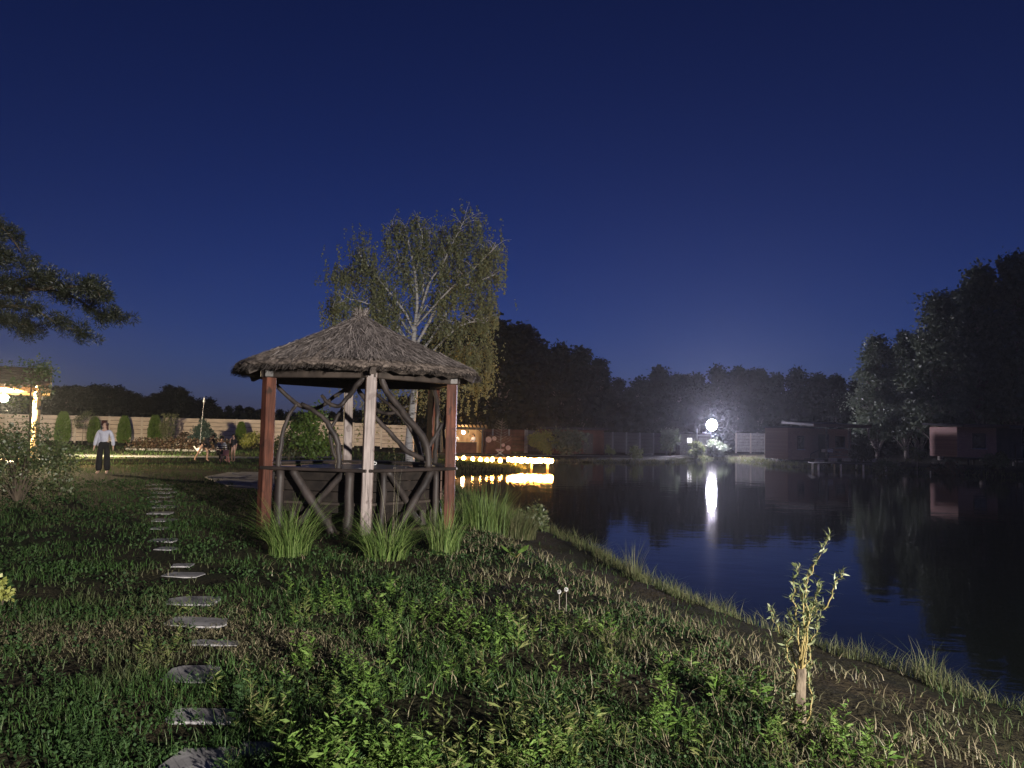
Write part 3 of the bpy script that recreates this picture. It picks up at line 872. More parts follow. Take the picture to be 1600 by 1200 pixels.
# ------------------------------------------------------------------ grass clumps, reeds, sapling
def clump(name, label, cat, p, n, h, spread, w_, m, lean=(.3, 1.1), group=None, hmin=.45):
    a = rng.uniform(0, 2 * np.pi, n); r_ = spread * np.sqrt(rng.random(n))
    b_ = np.stack([r_ * np.cos(a), r_ * np.sin(a), np.full(n, -.03)], 1)
    for i in range(n):
        b_[i, 2] = gz(p.x + b_[i, 0], p.y + b_[i, 1]) - p.z - .02
    V, Q = blades(b_, h * rng.uniform(hmin, 1.05, n), w_ * rng.uniform(.6, 1.2, n), rng.uniform(*lean, n), a + rng.normal(0, .5, n), 4)
    o = quads_obj(name, V, Q, m); o.location = p
    return tag(o, label, cat, group)
clump('grass_clump', 'thick bright green grass clump left of the front gazebo post', 'grass clump', gpix(452, 866), 420, .9, .24, .006, 'sedge_leaf', group='tall grass clumps at the gazebo')
clump('grass_clump', 'spreading green grass clump right in front of the front gazebo post', 'grass clump', gpix(604, 874), 390, .8, .26, .006, 'sedge_leaf', (.4, 1.3), group='tall grass clumps at the gazebo')
clump('grass_clump', 'slim green grass clump below the right gazebo post', 'grass clump', gpix(694, 866), 230, .85, .2, .0056, 'sedge_leaf', (.1, .7), group='tall grass clumps at the gazebo')
clump('sedge_tuft', 'dark sedge tuft on the bank right of the gazebo', 'sedge', gpix(758, 828), 520, .95, .42, .007, 'sedge_leaf', (.1, .8))
clump('sedge_tuft', 'pale rounded sedge tuft at the bend of the shore', 'sedge', gpix(806, 838), 620, .72, .36, .006, 'pale_sedge', (.2, .9))
clump('reed_clump', 'thin pale reed clump at the waterline in the middle of the bank', 'reeds', gpix(990, 908), 80, .66, .11, .0045, 'pale_sedge', (.05, .45))
clump('reed_clump', 'two or three long bent reed stalks lower down the bank', 'reeds', gpix(1362, 1026), 5, .48, .05, .0035, 'dry_grass', (.7, 1.1))
clump('reed_clump', 'few thin reed stalks leaning over the water left of the sapling', 'reeds', gpix(1098, 948), 9, .42, .09, .0035, 'dry_grass', (.8, 1.3))
clump('reed_clump', 'single faint reed stalk near the right edge of the picture', 'reeds', gpix(1512, 1092), 3, .4, .03, .003, 'dry_grass', (.2, .5))
clump('twig_tuft', 'bare dry twigs rising before the right bay of the gazebo', 'twigs', gpix(612, 850), 12, 1.35, .12, .004, 'dry_grass', (.05, .35), hmin=.7)

def bush(name, label, cat, p, n_c, rx, rz_, n_l, size, m, stem=True, group=None, zc=.55, bark='tree_bark', shape=None):
    t = thing(name, label, cat, p, 0, group)
    cs = []; rad_ = []
    for i in range(n_c):
        v = Vector((random.gauss(0, 1), random.gauss(0, 1), random.gauss(0, 1))).normalized() * random.uniform(.35, 1) ** .6
        cs.append((v.x * rx * .8, v.y * rx * .8, max(.1, rz_ * zc + v.z * rz_ * .42))); rad_.append(rx * random.uniform(.22, .4))
    V, Q = clumps(np.array(cs), np.array(rad_), n_l, size)
    V[:, 2] = np.maximum(V[:, 2], .01)
    quads_obj('foliage', V, Q, m, t)
    if stem:
        mb = MB()
        for c_ in cs[::2]:
            mb.tube(curve([(random.uniform(-.05, .05) * rx, random.uniform(-.05, .05) * rx, -.05), (c_[0] * .4, c_[1] * .4, c_[2] * .5), c_], 3), [max(.012, rx * .022) * (1 - i / 8) for i in range(7)], 5)
        mb.build('stem', bark, t)
    return t
bush('bank_shrub', 'leafy twiggy shrub hanging over the water beside the pale sedge', 'shrub', gpix(832, 834), 10, .36, .55, 700, .06, 'shrub_leaf')
# broad-leaved plant on the bank
t = thing('broad_leaf_plant', 'broad leaved burdock plant on the dark bank below the sedge', 'plant', gpix(806, 872))
for i, (a, tilt, L) in enumerate(((.4, .9, .16), (1.9, .6, .14), (3.1, .8, .17), (4.4, .5, .13), (5.4, 1.0, .18))):
    d_ = Vector((math.cos(a), math.sin(a), tilt)).normalized(); s_ = d_.cross(Vector((0, 0, 1))).normalized(); up = s_.cross(d_)
    st = Vector((0, 0, 0)); b0 = d_ * .1
    vs = [b0, b0 + d_ * L * .25 + s_ * L * .33, b0 + d_ * L * .6 + s_ * L * .3 - up * .01, b0 + d_ * L, b0 + d_ * L * .6 - s_ * L * .3 - up * .01, b0 + d_ * L * .25 - s_ * L * .33, b0 + d_ * L * .5 + up * .025]
    MB().raw(vs, [(6, 0, 1), (6, 1, 2), (6, 2, 3), (6, 3, 4), (6, 4, 5), (6, 5, 0)]).build('leaf', 'sedge_leaf', t)
    MB().tube([st, b0], .004, 5).build('stalk', 'yellow_twig', t)
# dandelion clocks
for i, (px, py, hh, lab) in enumerate(((884, 962, .235, 'taller white dandelion clock on the open bank'), (873, 962, .215, 'shorter white dandelion clock beside the taller one'))):
    p = gpix(px, py)
    t = thing('dandelion', lab, 'dandelion', p)
    MB().tube(curve([(0, 0, -.02), (.004, 0, hh * .5), (0, 0, hh)], 4), .0028, 6).build('stalk', 'pale_bark', t)
    n = 420
    dr = unit(rng.normal(size=(n, 3)))
    V, Q = leaf_cloud(np.array([0, 0, hh]) + dr * .004, dr, .017, .002)
    quads_obj('seed_head', V, Q, 'fluff', t)

# curly willow sapling
p = gpix(1251, 1140)
sap = thing('willow_sapling', 'young curly willow sapling with a stout cut stem on the bank', 'sapling', p)
S = p.y / F
def sp(px, py, dy=0.0):
    return Vector(((px - 1251) * S - (1140 - py) * S * .02, dy, (1140 - py) * S))
MB().tube(curve([sp(1251, 1150), sp(1250, 1120), sp(1251, 1085), sp(1253, 1048)], 4), [.040, .037, .036, .035, .034, .033, .033, .032, .032, .031, .031, .032, .028], 12).build('trunk', 'sapling_bark', sap, True)
shoots = [[(1252, 1060), (1254, 1010), (1256, 960), (1252, 920), (1262, 895), (1276, 868), (1290, 842)],
          [(1255, 1055), (1262, 1010), (1275, 985), (1290, 970), (1305, 960)], [(1250, 1055), (1240, 1020), (1225, 1000), (1216, 980), (1211, 962)],
          [(1254, 1055), (1258, 1000), (1268, 960), (1276, 935), (1281, 918)], [(1252, 1050), (1246, 1000), (1240, 960), (1236, 935), (1243, 905), (1246, 890)],
          [(1256, 1060), (1270, 1020), (1282, 1000), (1292, 975)], [(1300, 965), (1312, 945), (1318, 928), (1328, 912), (1331, 905)],
          [(1250, 1040), (1250, 990), (1248, 945), (1255, 905), (1270, 880)], [(1253, 1050), (1264, 1000), (1262, 955), (1256, 925)],
          [(1247, 1060), (1234, 1035), (1230, 1010), (1238, 985), (1232, 965)], [(1258, 1050), (1272, 1030), (1268, 995), (1278, 965), (1290, 955)],
          [(1244, 1130), (1238, 1100), (1243, 1070), (1238, 1045)], [(1262, 1128), (1268, 1095), (1264, 1065), (1272, 1040)], [(1246, 1135), (1243, 1105), (1246, 1080)]]
lv = []
for i, s_ in enumerate(shoots):
    dy = random.uniform(-.12, .12)
    P = curve([sp(px, py, dy * min(1, max(0, (1060 - py) / 80))) + Vector((random.uniform(-.006, .006), 0, 0)) for px, py in s_], 5)
    P = [q + Vector((.006 * math.sin(j * 1.4 + i), .008 * math.cos(j * 1.1 + i), 0)) for j, q in enumerate(P)]
    MB().tube(P, [.0048 * (1 - .75 * j / len(P)) for j in range(len(P))], 6).build('shoot', 'yellow_twig', sap, True)
    for j, q in enumerate(P):
        if j < 5 and i < 11: continue
        for _ in range(2 if i != 6 else 1):
            if random.random() < .8: lv.append(q)
lv = np.array([tuple(q) for q in lv])
parts = []
n = len(lv)
for rep in range(2):
    parts.append(tuple(np.asarray(q_) for q_ in blades(lv + rng.normal(0, .005, (n, 3)), rng.uniform(.022, .058, n), rng.uniform(.003, .0065, n), rng.uniform(.2, 2.2, n), None, 3)))
for rep in range(1):
    n = len(lv); a = rng.uniform(0, 2 * np.pi, n)
    dr = np.stack([np.cos(a) * .7, np.sin(a) * .7, rng.uniform(-.5, 1.0, n)], 1)
    parts.append(leaf_cloud(lv + rng.normal(0, .006, (n, 3)), dr, rng.uniform(.025, .052, n), rng.uniform(.004, .0075, n)))
V, Q = join(parts)
quads_obj('foliage', V, Q, 'willow_leaf', sap)

# ------------------------------------------------------------------ weeping birch behind the gazebo
BD = 42.0
bp_ = gp(641, BD)
birch = thing('birch_tree', 'tall weeping birch with pale trunk and drooping olive leaves behind the gazebo', 'birch', bp_)
def bw(px, py, dd=0.0): return at(px, py, BD + dd) - bp_
trunk = MB()
tr1 = curve([Vector((0, 0, -.1)), bw(640, 690), bw(645, 640), bw(649, 590), bw(646, 545), bw(648, 510)], 4)
trunk.tube(tr1, [.27 - .15 * i / (len(tr1) - 1) for i in range(len(tr1))], 10)
trunk.build('trunk', 'birch_bark', birch, True)
limbs = [
    ([(648, 512), (652, 470), (648, 425), (640, 385), (632, 352)], .10, 0), ([(648, 512), (660, 475), (662, 435), (668, 395), (672, 362)], .08, .6),
    ([(650, 540), (672, 500), (690, 465), (715, 450), (745, 440), (772, 430)], .085, -.8), ([(650, 560), (680, 520), (705, 480), (735, 455), (765, 400)], .08, 1.2),
    ([(648, 520), (634, 490), (615, 465), (595, 440), (575, 415), (560, 395)], .07, -1), ([(648, 530), (630, 505), (610, 470), (590, 440), (560, 420), (530, 430)], .065, 1),
    ([(652, 470), (640, 440), (625, 415), (618, 380), (612, 352)], .05, 1.3), ([(660, 475), (672, 440), (690, 415), (705, 385), (725, 345)], .06, -1.4),
    ([(690, 465), (708, 440), (722, 405), (722, 370), (735, 345)], .05, .3), ([(650, 575), (690, 535), (715, 512), (740, 503), (758, 505)], .06, -1.2),
    ([(649, 590), (620, 560), (590, 520), (560, 490), (530, 470)], .05, 2), ([(648, 600), (680, 570), (700, 555), (725, 545), (748, 550)], .045, 1.8),
    ([(646, 545), (620, 510), (585, 480), (548, 468), (520, 480)], .05, -2), ([(648, 430), (655, 400), (660, 370), (652, 345)], .035, -.6),
    ([(645, 610), (625, 590), (600, 580), (578, 590)], .04, -1.5), ([(648, 520), (652, 500), (690, 440), (690, 400), (690, 360)], .045, 2.2),
    ([(648, 512), (700, 455), (740, 420), (775, 385)], .05, -2.4), ([(650, 550), (610, 500), (575, 450), (545, 430)], .04, 2.6)]
strands = []   # starting points of hanging leaf strands
lm = MB()
for pts, r0, dd in limbs:
    P = curve([bw(px, py, dd * i / (len(pts) - 1) * 1.5) for i, (px, py) in enumerate(pts)], 5)
    n_ = len(P)
    lm.tube(P, [r0 * (1 - .8 * i / n_) + .008 for i in range(n_)], 6)
    for i in range(int(n_ * .3), n_):
        for _ in range(2):
            d_ = Vector((random.gauss(0, 1), random.gauss(0, 1), random.uniform(.1, 1.1))).normalized()
            L = random.uniform(.4, 1.15)
            e = P[i] + d_ * L
            lm.tube(curve([P[i], P[i] + d_ * L * .5 + Vector((0, 0, .12)), e], 3), [.018, .014, .012, .010, .008, .006, .005], 4, False)
            f_ = i / n_
            for q in range(4):
                strands.append((tuple(P[i].lerp(e, random.uniform(.35, 1)) + Vector((random.gauss(0, .12), random.gauss(0, .12), random.gauss(0, .08)))), random.uniform(.35, 1.25)))
# extra weeping curtains: (px, py, dd, spread px, count, length)
for px, py, dd, spx, cnt, ln in ((528, 425, 0, 12, 50, 1.3), (515, 475, 0, 10, 40, 1.4), (560, 385, 0, 18, 70, 1.2), (590, 480, -.8, 25, 90, 1.5), (560, 500, -.8, 22, 70, 1.4),
                                 (762, 392, 0, 12, 90, 2.0), (730, 360, 0, 22, 100, 1.4), (760, 460, 0, 10, 75, 2.2), (750, 540, -.5, 14, 70, 2.2), (700, 380, 1, 20, 50, 1.2),
                                 (728, 420, 1, 24, 70, 1.5), (640, 350, 0, 14, 30, .8), (690, 560, 1, 40, 80, 1.4), (610, 590, 1, 45, 110, 1.6), (690, 590, 0, 40, 90, 1.5), (745, 575, 0, 12, 50, 1.6),
                                 (600, 520, 1, 40, 90, 1.4), (700, 500, 1.5, 40, 90, 1.6), (660, 400, 1.5, 40, 60, 1.2), (600, 400, 1, 25, 50, 1.2)):
    for _ in range(cnt):
        v = bw(px + random.gauss(0, spx), py + random.gauss(0, spx * .8), dd + random.gauss(0, 1.1))
        strands.append((tuple(v), ln * random.uniform(.4, 1.1)))
lm.build('limb', 'birch_bark', birch, True)
st = np.array([s_[0] for s_ in strands]); sl = np.array([s_[1] for s_ in strands])
rep = np.maximum(4, (sl * 16).astype(int))
idx = np.repeat(np.arange(len(st)), rep)
t_ = rng.random(len(idx))
cs = st[idx].copy(); cs[:, 2] -= t_ * sl[idx]
sway = rng.normal(0, .13, (len(st), 2)); cs[:, :2] += sway[idx] * t_[:, None] ** .7 + rng.normal(0, .035, (len(idx), 2))
dr = rng.normal(size=(len(idx), 3)) * .6 + np.array([0, 0, -.8])
L = rng.uniform(.08, .16, len(idx))
V, Q = leaf_cloud(cs, dr, L, L * .36)
quads_obj('crown', V, Q, 'birch_leaf', birch)
twv = []; 
k = np.arange(len(st))
b_ = st; V, Q = blades(b_.copy(), -sl, .0045, 0.02)
quads_obj('hanging_twig', V, Q, 'tree_bark', birch)

# ------------------------------------------------------------------ generic trees
def tree_meshes(seed, h, w_, n_l, size, m, conif=False, bark='pale_bark'):
    global rng
    keep = rng; rng = np.random.default_rng(seed); rnd = random.Random(seed)
    mb = MB()
    P = curve([(0, 0, -.2), (rnd.uniform(-.2, .2), rnd.uniform(-.2, .2), h * .35), (rnd.uniform(-.3, .3), rnd.uniform(-.3, .3), h * .7), (rnd.uniform(-.3, .3), rnd.uniform(-.3, .3), h * .97)], 4)
    mb.tube(P, [h * .016 * (1 - .88 * i / len(P)) for i in range(len(P))], 7)
    cs = []; rs = []
    for i in range(78 if not conif else 60):
        t = rnd.uniform(.1, 1) if not conif else (i + .5) / 60
        zz = h * (.12 + .86 * t)
        env = w_ * ((math.sin(math.pi * min(1, (t * .8 + .18))) ** .7) if seed % 2 else 1.15 * (1 - t) ** .6 * min(1, (t + .12) * 2.6) ** .8) if not conif else w_ * (1 - t) ** .85
        a = rnd.uniform(0, 6.28); r_ = env * rnd.uniform(.25, 1) * (.75 if not conif else 1)
        c_ = Vector((r_ * math.cos(a), r_ * math.sin(a), zz + rnd.uniform(-.3, .3)))
        cs.append(tuple(c_)); rs.append((w_ * rnd.uniform(.14, .36)) if not conif else w_ * (.1 + .2 * (1 - t)))
        base = P[min(len(P) - 1, int(len(P) * max(.05, (t * .8))))]
        mb.tube(curve([base, base.lerp(c_, .5) + Vector((0, 0, .2)), c_], 2), [h * .006, h * .005, h * .004, h * .003, h * .002], 4, False)
    tm = mb.mesh('trunk', bark, True)
    V, Q = clumps(np.array(cs), np.array(rs), n_l, size, .5)
    V[:, 2] += 0
    o = quads_obj('crown', V, Q, m); cm = o.data; bpy.data.objects.remove(o)
    rng = keep
    return tm, cm
def plant_tree(v, name, label, loc, sx, sz, rz, group=None, cat='tree'):
    t = thing(name, label, cat, loc, rz, group)
    place(v[0], 'trunk', t, scale=(sx, sx, sz)); place(v[1], 'crown', t, scale=(sx, sx, sz))
    return t

# dark far wood across the pond
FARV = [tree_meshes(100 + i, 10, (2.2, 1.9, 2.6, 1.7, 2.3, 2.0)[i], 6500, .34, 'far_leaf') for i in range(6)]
sky_px = [690, 730, 770, 800, 825, 850, 870, 910, 935, 965, 1000, 1040, 1060, 1110, 1150, 1190, 1230, 1280, 1305, 1325, 1350, 1400, 1480, 1600, 1700]
sky_py = [500, 490, 483, 500, 505, 540, 535, 542, 556, 574, 580, 553, 570, 566, 562, 560, 570, 570, 576, 592, 580, 575, 575, 575, 580]
px = 672; i = 0
while px < 1700:
    d_ = 92 + 8 * math.sin(i * 2.4) + (0 if i % 2 else 9)
    top = float(np.interp(px, sky_px, sky_py)) + (random.uniform(0, 14) if i % 2 else random.uniform(12, 40))
    p = gp(px, d_); hh = at(px, top, d_).z - p.z
    if i % 2 == 1:
        lab = 'dark broad crowned tree in the front row of the far wood beyond the fence'
    else:
        lab = 'dark tree set back in the second row of the far wood beyond the fence'
    if abs(px - 772) < 7.5: lab = 'tallest dark tree of the far wood, close right of the weeping birch'
    if abs(px - 1040) < 10: lab = 'pointed dark tree rising above the far wood, left of the white floodlight'
    plant_tree(FARV[(i * 5 + i // 4) % 6], 'wood_tree', lab, p, hh / 10 * random.uniform(.95, 1.25), hh / 10.3, random.uniform(0, 6), 'dark trees of the far wood')
    px += 15.5; i += 1
# dark understorey of that wood: one mass
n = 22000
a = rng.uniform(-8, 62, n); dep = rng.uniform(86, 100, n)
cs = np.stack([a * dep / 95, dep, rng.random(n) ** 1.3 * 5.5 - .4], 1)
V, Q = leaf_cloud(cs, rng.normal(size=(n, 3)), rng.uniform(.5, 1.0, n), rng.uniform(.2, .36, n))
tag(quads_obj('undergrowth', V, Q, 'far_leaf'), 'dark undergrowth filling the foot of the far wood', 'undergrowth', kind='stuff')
# low treeline beyond the fence on the left
px = -60; i = 0
ty = [(-60, 600), (60, 600), (90, 598), (140, 597), (175, 600), (200, 610), (235, 615), (268, 592), (285, 605), (300, 628), (320, 612), (340, 632), (400, 636), (470, 640), (560, 635), (690, 600)]
while px < 690:
    d_ = 112 + 7 * math.sin(i * 1.7)
    top = float(np.interp(px, [q[0] for q in ty], [q[1] for q in ty])) + random.uniform(-1, 6)
    p = gp(px, d_); hh = at(px, top, d_).z - p.z
    lab = 'low dark tree in the treeline beyond the pale concrete fence'
    if abs(px - 268) < 8: lab = 'rounded dark tree standing out above the treeline beyond the pale fence'
    plant_tree(FARV[(i * 5 + i // 3) % 6], 'hedgerow_tree', lab, p, hh / 10 * random.uniform(1.2, 1.7), hh / 10.3, random.uniform(0, 6), 'low treeline beyond the left fence')
    px += 16; i += 1
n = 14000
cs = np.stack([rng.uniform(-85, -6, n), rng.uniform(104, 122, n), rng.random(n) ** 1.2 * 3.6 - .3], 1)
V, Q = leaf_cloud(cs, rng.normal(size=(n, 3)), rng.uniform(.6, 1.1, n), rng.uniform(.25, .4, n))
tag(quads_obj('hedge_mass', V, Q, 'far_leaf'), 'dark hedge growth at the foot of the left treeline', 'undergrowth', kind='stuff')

# big grove on the right
GV = [tree_meshes(200 + i, 14, (3.2, 2.7, 3.6)[i], 15000, .26, 'grove_leaf') for i in range(3)]
for i, (px, top, d_, ws, lab) in enumerate((
        (1372, 524, 66, 1.2, 'lowest grey green birch of the right grove, leaning over the first cabin'),
        (1416, 510, 71, 1.1, 'birch behind the lowest one in the right grove'),
        (1470, 458, 67, 1.05, 'middle birch of the right grove with a stepped outline'),
        (1535, 414, 68, .95, 'tall birch of the right grove above the second cabin'),
        (1505, 440, 74, 1.0, 'dark birch at the back of the right grove'),
        (1592, 396, 66, 1.0, 'tallest tree of the right grove, cut by the picture edge'),
        (1668, 380, 70, 1.0, 'grove tree just outside the right edge behind the second cabin'),
        (1440, 520, 78, .9, 'shaded birch deep inside the right grove'))):
    p = gp(px, d_); hh = at(px, top, d_).z - p.z
    plant_tree(GV[i % 3], 'grove_birch', lab, p, hh / 14 * ws, hh / 14.3, i * 1.3, 'birches of the right grove', 'birch')

# ------------------------------------------------------------------ pine at the left edge
pd = 16.0
pb = gp(-150, pd)
pine = thing('pine_tree', 'dark pine whose drooping boughs reach in from the left edge', 'pine', pb)
MB().tube(curve([(0, 0, -.1), (.1, 0, 2.5), (-.1, .1, 5.5), (0, 0, 8)], 4), [.2 - .014 * i for i in range(13)], 10).build('trunk', 'tree_bark', pine, True)
def pw(px, py, dd=0.0): return at(px - 20 if px > -100 else px, py, pd + dd) - pb
boughs = [[(-140, 480), (-40, 470), (60, 452), (130, 462), (178, 492), (214, 491)], [(-140, 480), (-20, 480), (60, 480), (110, 505), (155, 522)], [(-140, 470), (0, 455), (70, 430), (105, 436)],
          [(-140, 400), (-60, 370), (0, 348), (30, 362), (58, 402)], [(-140, 400), (-40, 385), (15, 395), (30, 408)], [(60, 452), (120, 448), (165, 450), (176, 462)],
          [(-20, 480), (20, 500), (60, 508), (62, 522)], [(-140, 470), (-60, 450), (0, 440), (50, 448)], [(-150, 330), (-80, 300), (-30, 310)], [(-150, 330), (-220, 320), (-290, 350)], [(-150, 480), (-250, 470), (-330, 500)]]
pc = []; pr_ = []
for j, bgh in enumerate(boughs):
    dd = random.uniform(-.6, .6)
    P = curve([pw(px, py, dd * i) for i, (px, py) in enumerate(bgh)], 5)
    MB().tube(P, [.05 * (1 - .85 * i / len(P)) for i in range(len(P))], 6).build('bough', 'tree_bark', pine, True)
    for i in range(len(P) // 4, len(P)):
        for _ in range(3):
            pc.append(tuple(P[i] + Vector((random.gauss(0, .12), random.gauss(0, .2), random.gauss(0.0, .09))))); pr_.append(random.uniform(.07, .17))
n = 46000
i_ = rng.integers(0, len(pc), n)
off = unit(rng.normal(size=(n, 3)))
cs = np.array(pc)[i_] + off * (np.array(pr_)[i_] * rng.random(n) ** .5)[:, None]
V, Q = leaf_cloud(cs, off + rng.normal(0, .4, (n, 3)) + np.array([.2, 0, .1]), rng.uniform(.05, .10, n), .008)
quads_obj('needle_foliage', V, Q, 'pine_needle', pine)

# ------------------------------------------------------------------ fences
FA, FB = Vector((-48, 59, 0)), Vector((-9.5, 70.2, 0))
def concrete_fence(A, B, label, n_, panel='concrete', post='concrete_post', hgt=2.2, name='concrete_fence'):
    base_z = gz(A.x, A.y)
    t = thing(name, label, 'fence', (A.x, A.y, 0), math.atan2(B.y - A.y, B.x - A.x))
    L = (B - A).length / n_
    mb = MB()
    for k in range(6): mb.box((L / 2, 0, .16 + k * (hgt - .1) / 6 + .13), (L - .14, .05, (hgt - .1) / 6 - .025), None, .01)
    pm = mb.mesh('panel', panel)
    qm = MB().box((0, 0, hgt / 2 - .1), (.15, .16, hgt + .26), None, .02).mesh('post', post)
    for i in range(n_ + 1):
        w_ = A.lerp(B, i / n_); z = gz(w_.x, w_.y)
        place(qm, 'post', t, (i * L, 0, z))
        if i < n_: place(pm, 'panel', t, (i * L, 0, z))
    return t
concrete_fence(FA, FB, 'long pale concrete panel fence behind the lawn on the left', 16)
MB_ = None
a_, b2 = gp(823, 73), gp(1062, 77.5)
concrete_fence(Vector((a_.x, a_.y, 0)), Vector((b2.x, b2.y, 0)), 'dark panel fence with thin pale posts across the pond', 11, 'grey_sheet', 'grey_metal', 2.15, 'panel_fence')
a_, b2 = gp(1150, 80), gp(1242, 79)
concrete_fence(Vector((a_.x, a_.y, 0)), Vector((b2.x, b2.y, 0)), 'bright floodlit concrete fence between floodlight and first cabin', 4, 'pale_stone', 'concrete_post', 2.1)
a_, b2 = gp(690, 70.5), gp(820, 73)
concrete_fence(Vector((a_.x, a_.y, 0)), Vector((b2.x, b2.y, 0)), 'dull reddish panel fence behind the bar shelter', 5, 'rust_screen', 'grey_metal', 2.2, 'panel_fence')

# ------------------------------------------------------------------ pavilion with lamp on the left
pvp = gp(52, 28)
pav = thing('pavilion', 'log post pavilion with tiled roof and glaring lamp at the left edge', 'pavilion', (pvp.x, pvp.y, pvp.z), R(32))
for i, (x, y) in enumerate(((0, 0), (-4.2, 0), (0, 3.6), (-4.2, 3.6))):
    o = MB().tube([(0, 0, -.1), (0, 0, .05), (0, 0, 1.6), (0, 0, 2.72)], [.15, .14, .13, .12], 12).build('post', 'pale_log', pav, True); o.location = (x, y, 0)
    q = MB().tube([(0, 0, 2.06), (0, 0, 2.2)], .15, 12).build('post_band', 'black_metal', pav); q.location = (x, y, 0)
for y in (0, 3.6): MB().tube([(-4.8, y, 2.78), (.42, y, 2.78)], .10, 10).build('beam', 'pale_log', pav, True)
for x in (-4.2, -2.1, 0): MB().tube([(x, -.7, 2.92), (x, 4.3, 2.92)], .08, 10).build('cross_beam', 'pale_log', pav, True)
MB().tube([(0, 0, 2.0), (.0, -.5, 2.72)], .06, 8).build('brace', 'pale_log', pav, True)
mb = MB()
mb.raw([(-5.2, -.9, 3.02), (.36, -.9, 3.02), (.36, 1.8, 3.72), (-5.2, 1.8, 3.72), (.36, 4.5, 3.02), (-5.2, 4.5, 3.02),
        (-5.2, -.9, 2.93), (.36, -.9, 2.93), (.36, 1.8, 3.63), (-5.2, 1.8, 3.63), (.36, 4.5, 2.93), (-5.2, 4.5, 2.93)],
       [(0, 1, 2, 3), (3, 2, 4, 5), (7, 6, 9, 8), (8, 9, 11, 10), (0, 6, 7, 1), (5, 4, 10, 11), (1, 7, 8, 2), (2, 8, 10, 4), (3, 9, 6, 0), (5, 11, 9, 3)])
rf = mb.build('roof', 'brown_roof', pav)
for k in range(6): MB().beam((-5.2, -.78 + k * .45, 3.065 + k * .1167), (.37, -.78 + k * .45, 3.065 + k * .1167), .06, .03).build('batten', 'brown_roof', rf)
MB().beam((.40, -.98, 2.95), (.40, 1.8, 3.68), .05, .2).build('bargeboard', 'pale_log', pav)
MB().box((-2.0, 1.8, .09), (5.2, 4.8, .16), None, .02).build('floor', 'pale_stone', pav)
glow_mat('pavilion_glow', (1, .78, .46), 6000)
lampp = at(6, 622, 27.2)
lp = thing('hanging_lamp', 'glaring warm white globe lamp hung under the pavilion eave', 'lamp', (lampp.x, lampp.y, lampp.z))
MB().lathe([(0.0, -.14), (.06, -.126), (.11, -.085), (.14, -.02), (.13, .05), (.09, .1), (.04, .125)], 14).build('globe', 'pavilion_glow', lp, True)
MB().lathe([(.045, .12), (.05, .2), (.01, .22)], 10).build('cap', 'black_metal', lp)
MB().tube([(0, 0, .22), (0, 0, 3.0 - lampp.z + pvp.z)], .012, 6).build('cord', 'black_metal', lp)

# floodlight added on the pavilion beam to brighten the lawn and the fence
ef = pav.matrix_basis @ Vector((.1, 3.75, 2.62))
efd = (Vector((-26, 58, -.5)) - ef).normalized()
efm = efd.to_track_quat('-Z', 'Y').to_matrix()
t = thing('added_eave_fill', 'added black floodlight under the pavilion eave, brightening the fence', 'floodlight', ef - efd * .1)
MB().box((0, 0, 0), (.3, .22, .1), efm, .02).build('lamp_head', 'black_metal', t)
MB().tube([(0, 0, .05), (0, 0, .2)], .02, 6).build('bracket', 'black_metal', t)
el = bpy.data.lights.new('added_eave_fill_beam', 'SPOT'); el.energy = 25000; el.color = (1, .80, .50); el.spot_size = R(105); el.spot_blend = .8; el.shadow_soft_size = .08
elo = bpy.data.objects.new('added_eave_fill_beam', el); elo.location = ef + efd * .05; elo.rotation_euler = efd.to_track_quat('-Z', 'Y').to_euler(); C.objects.link(elo)

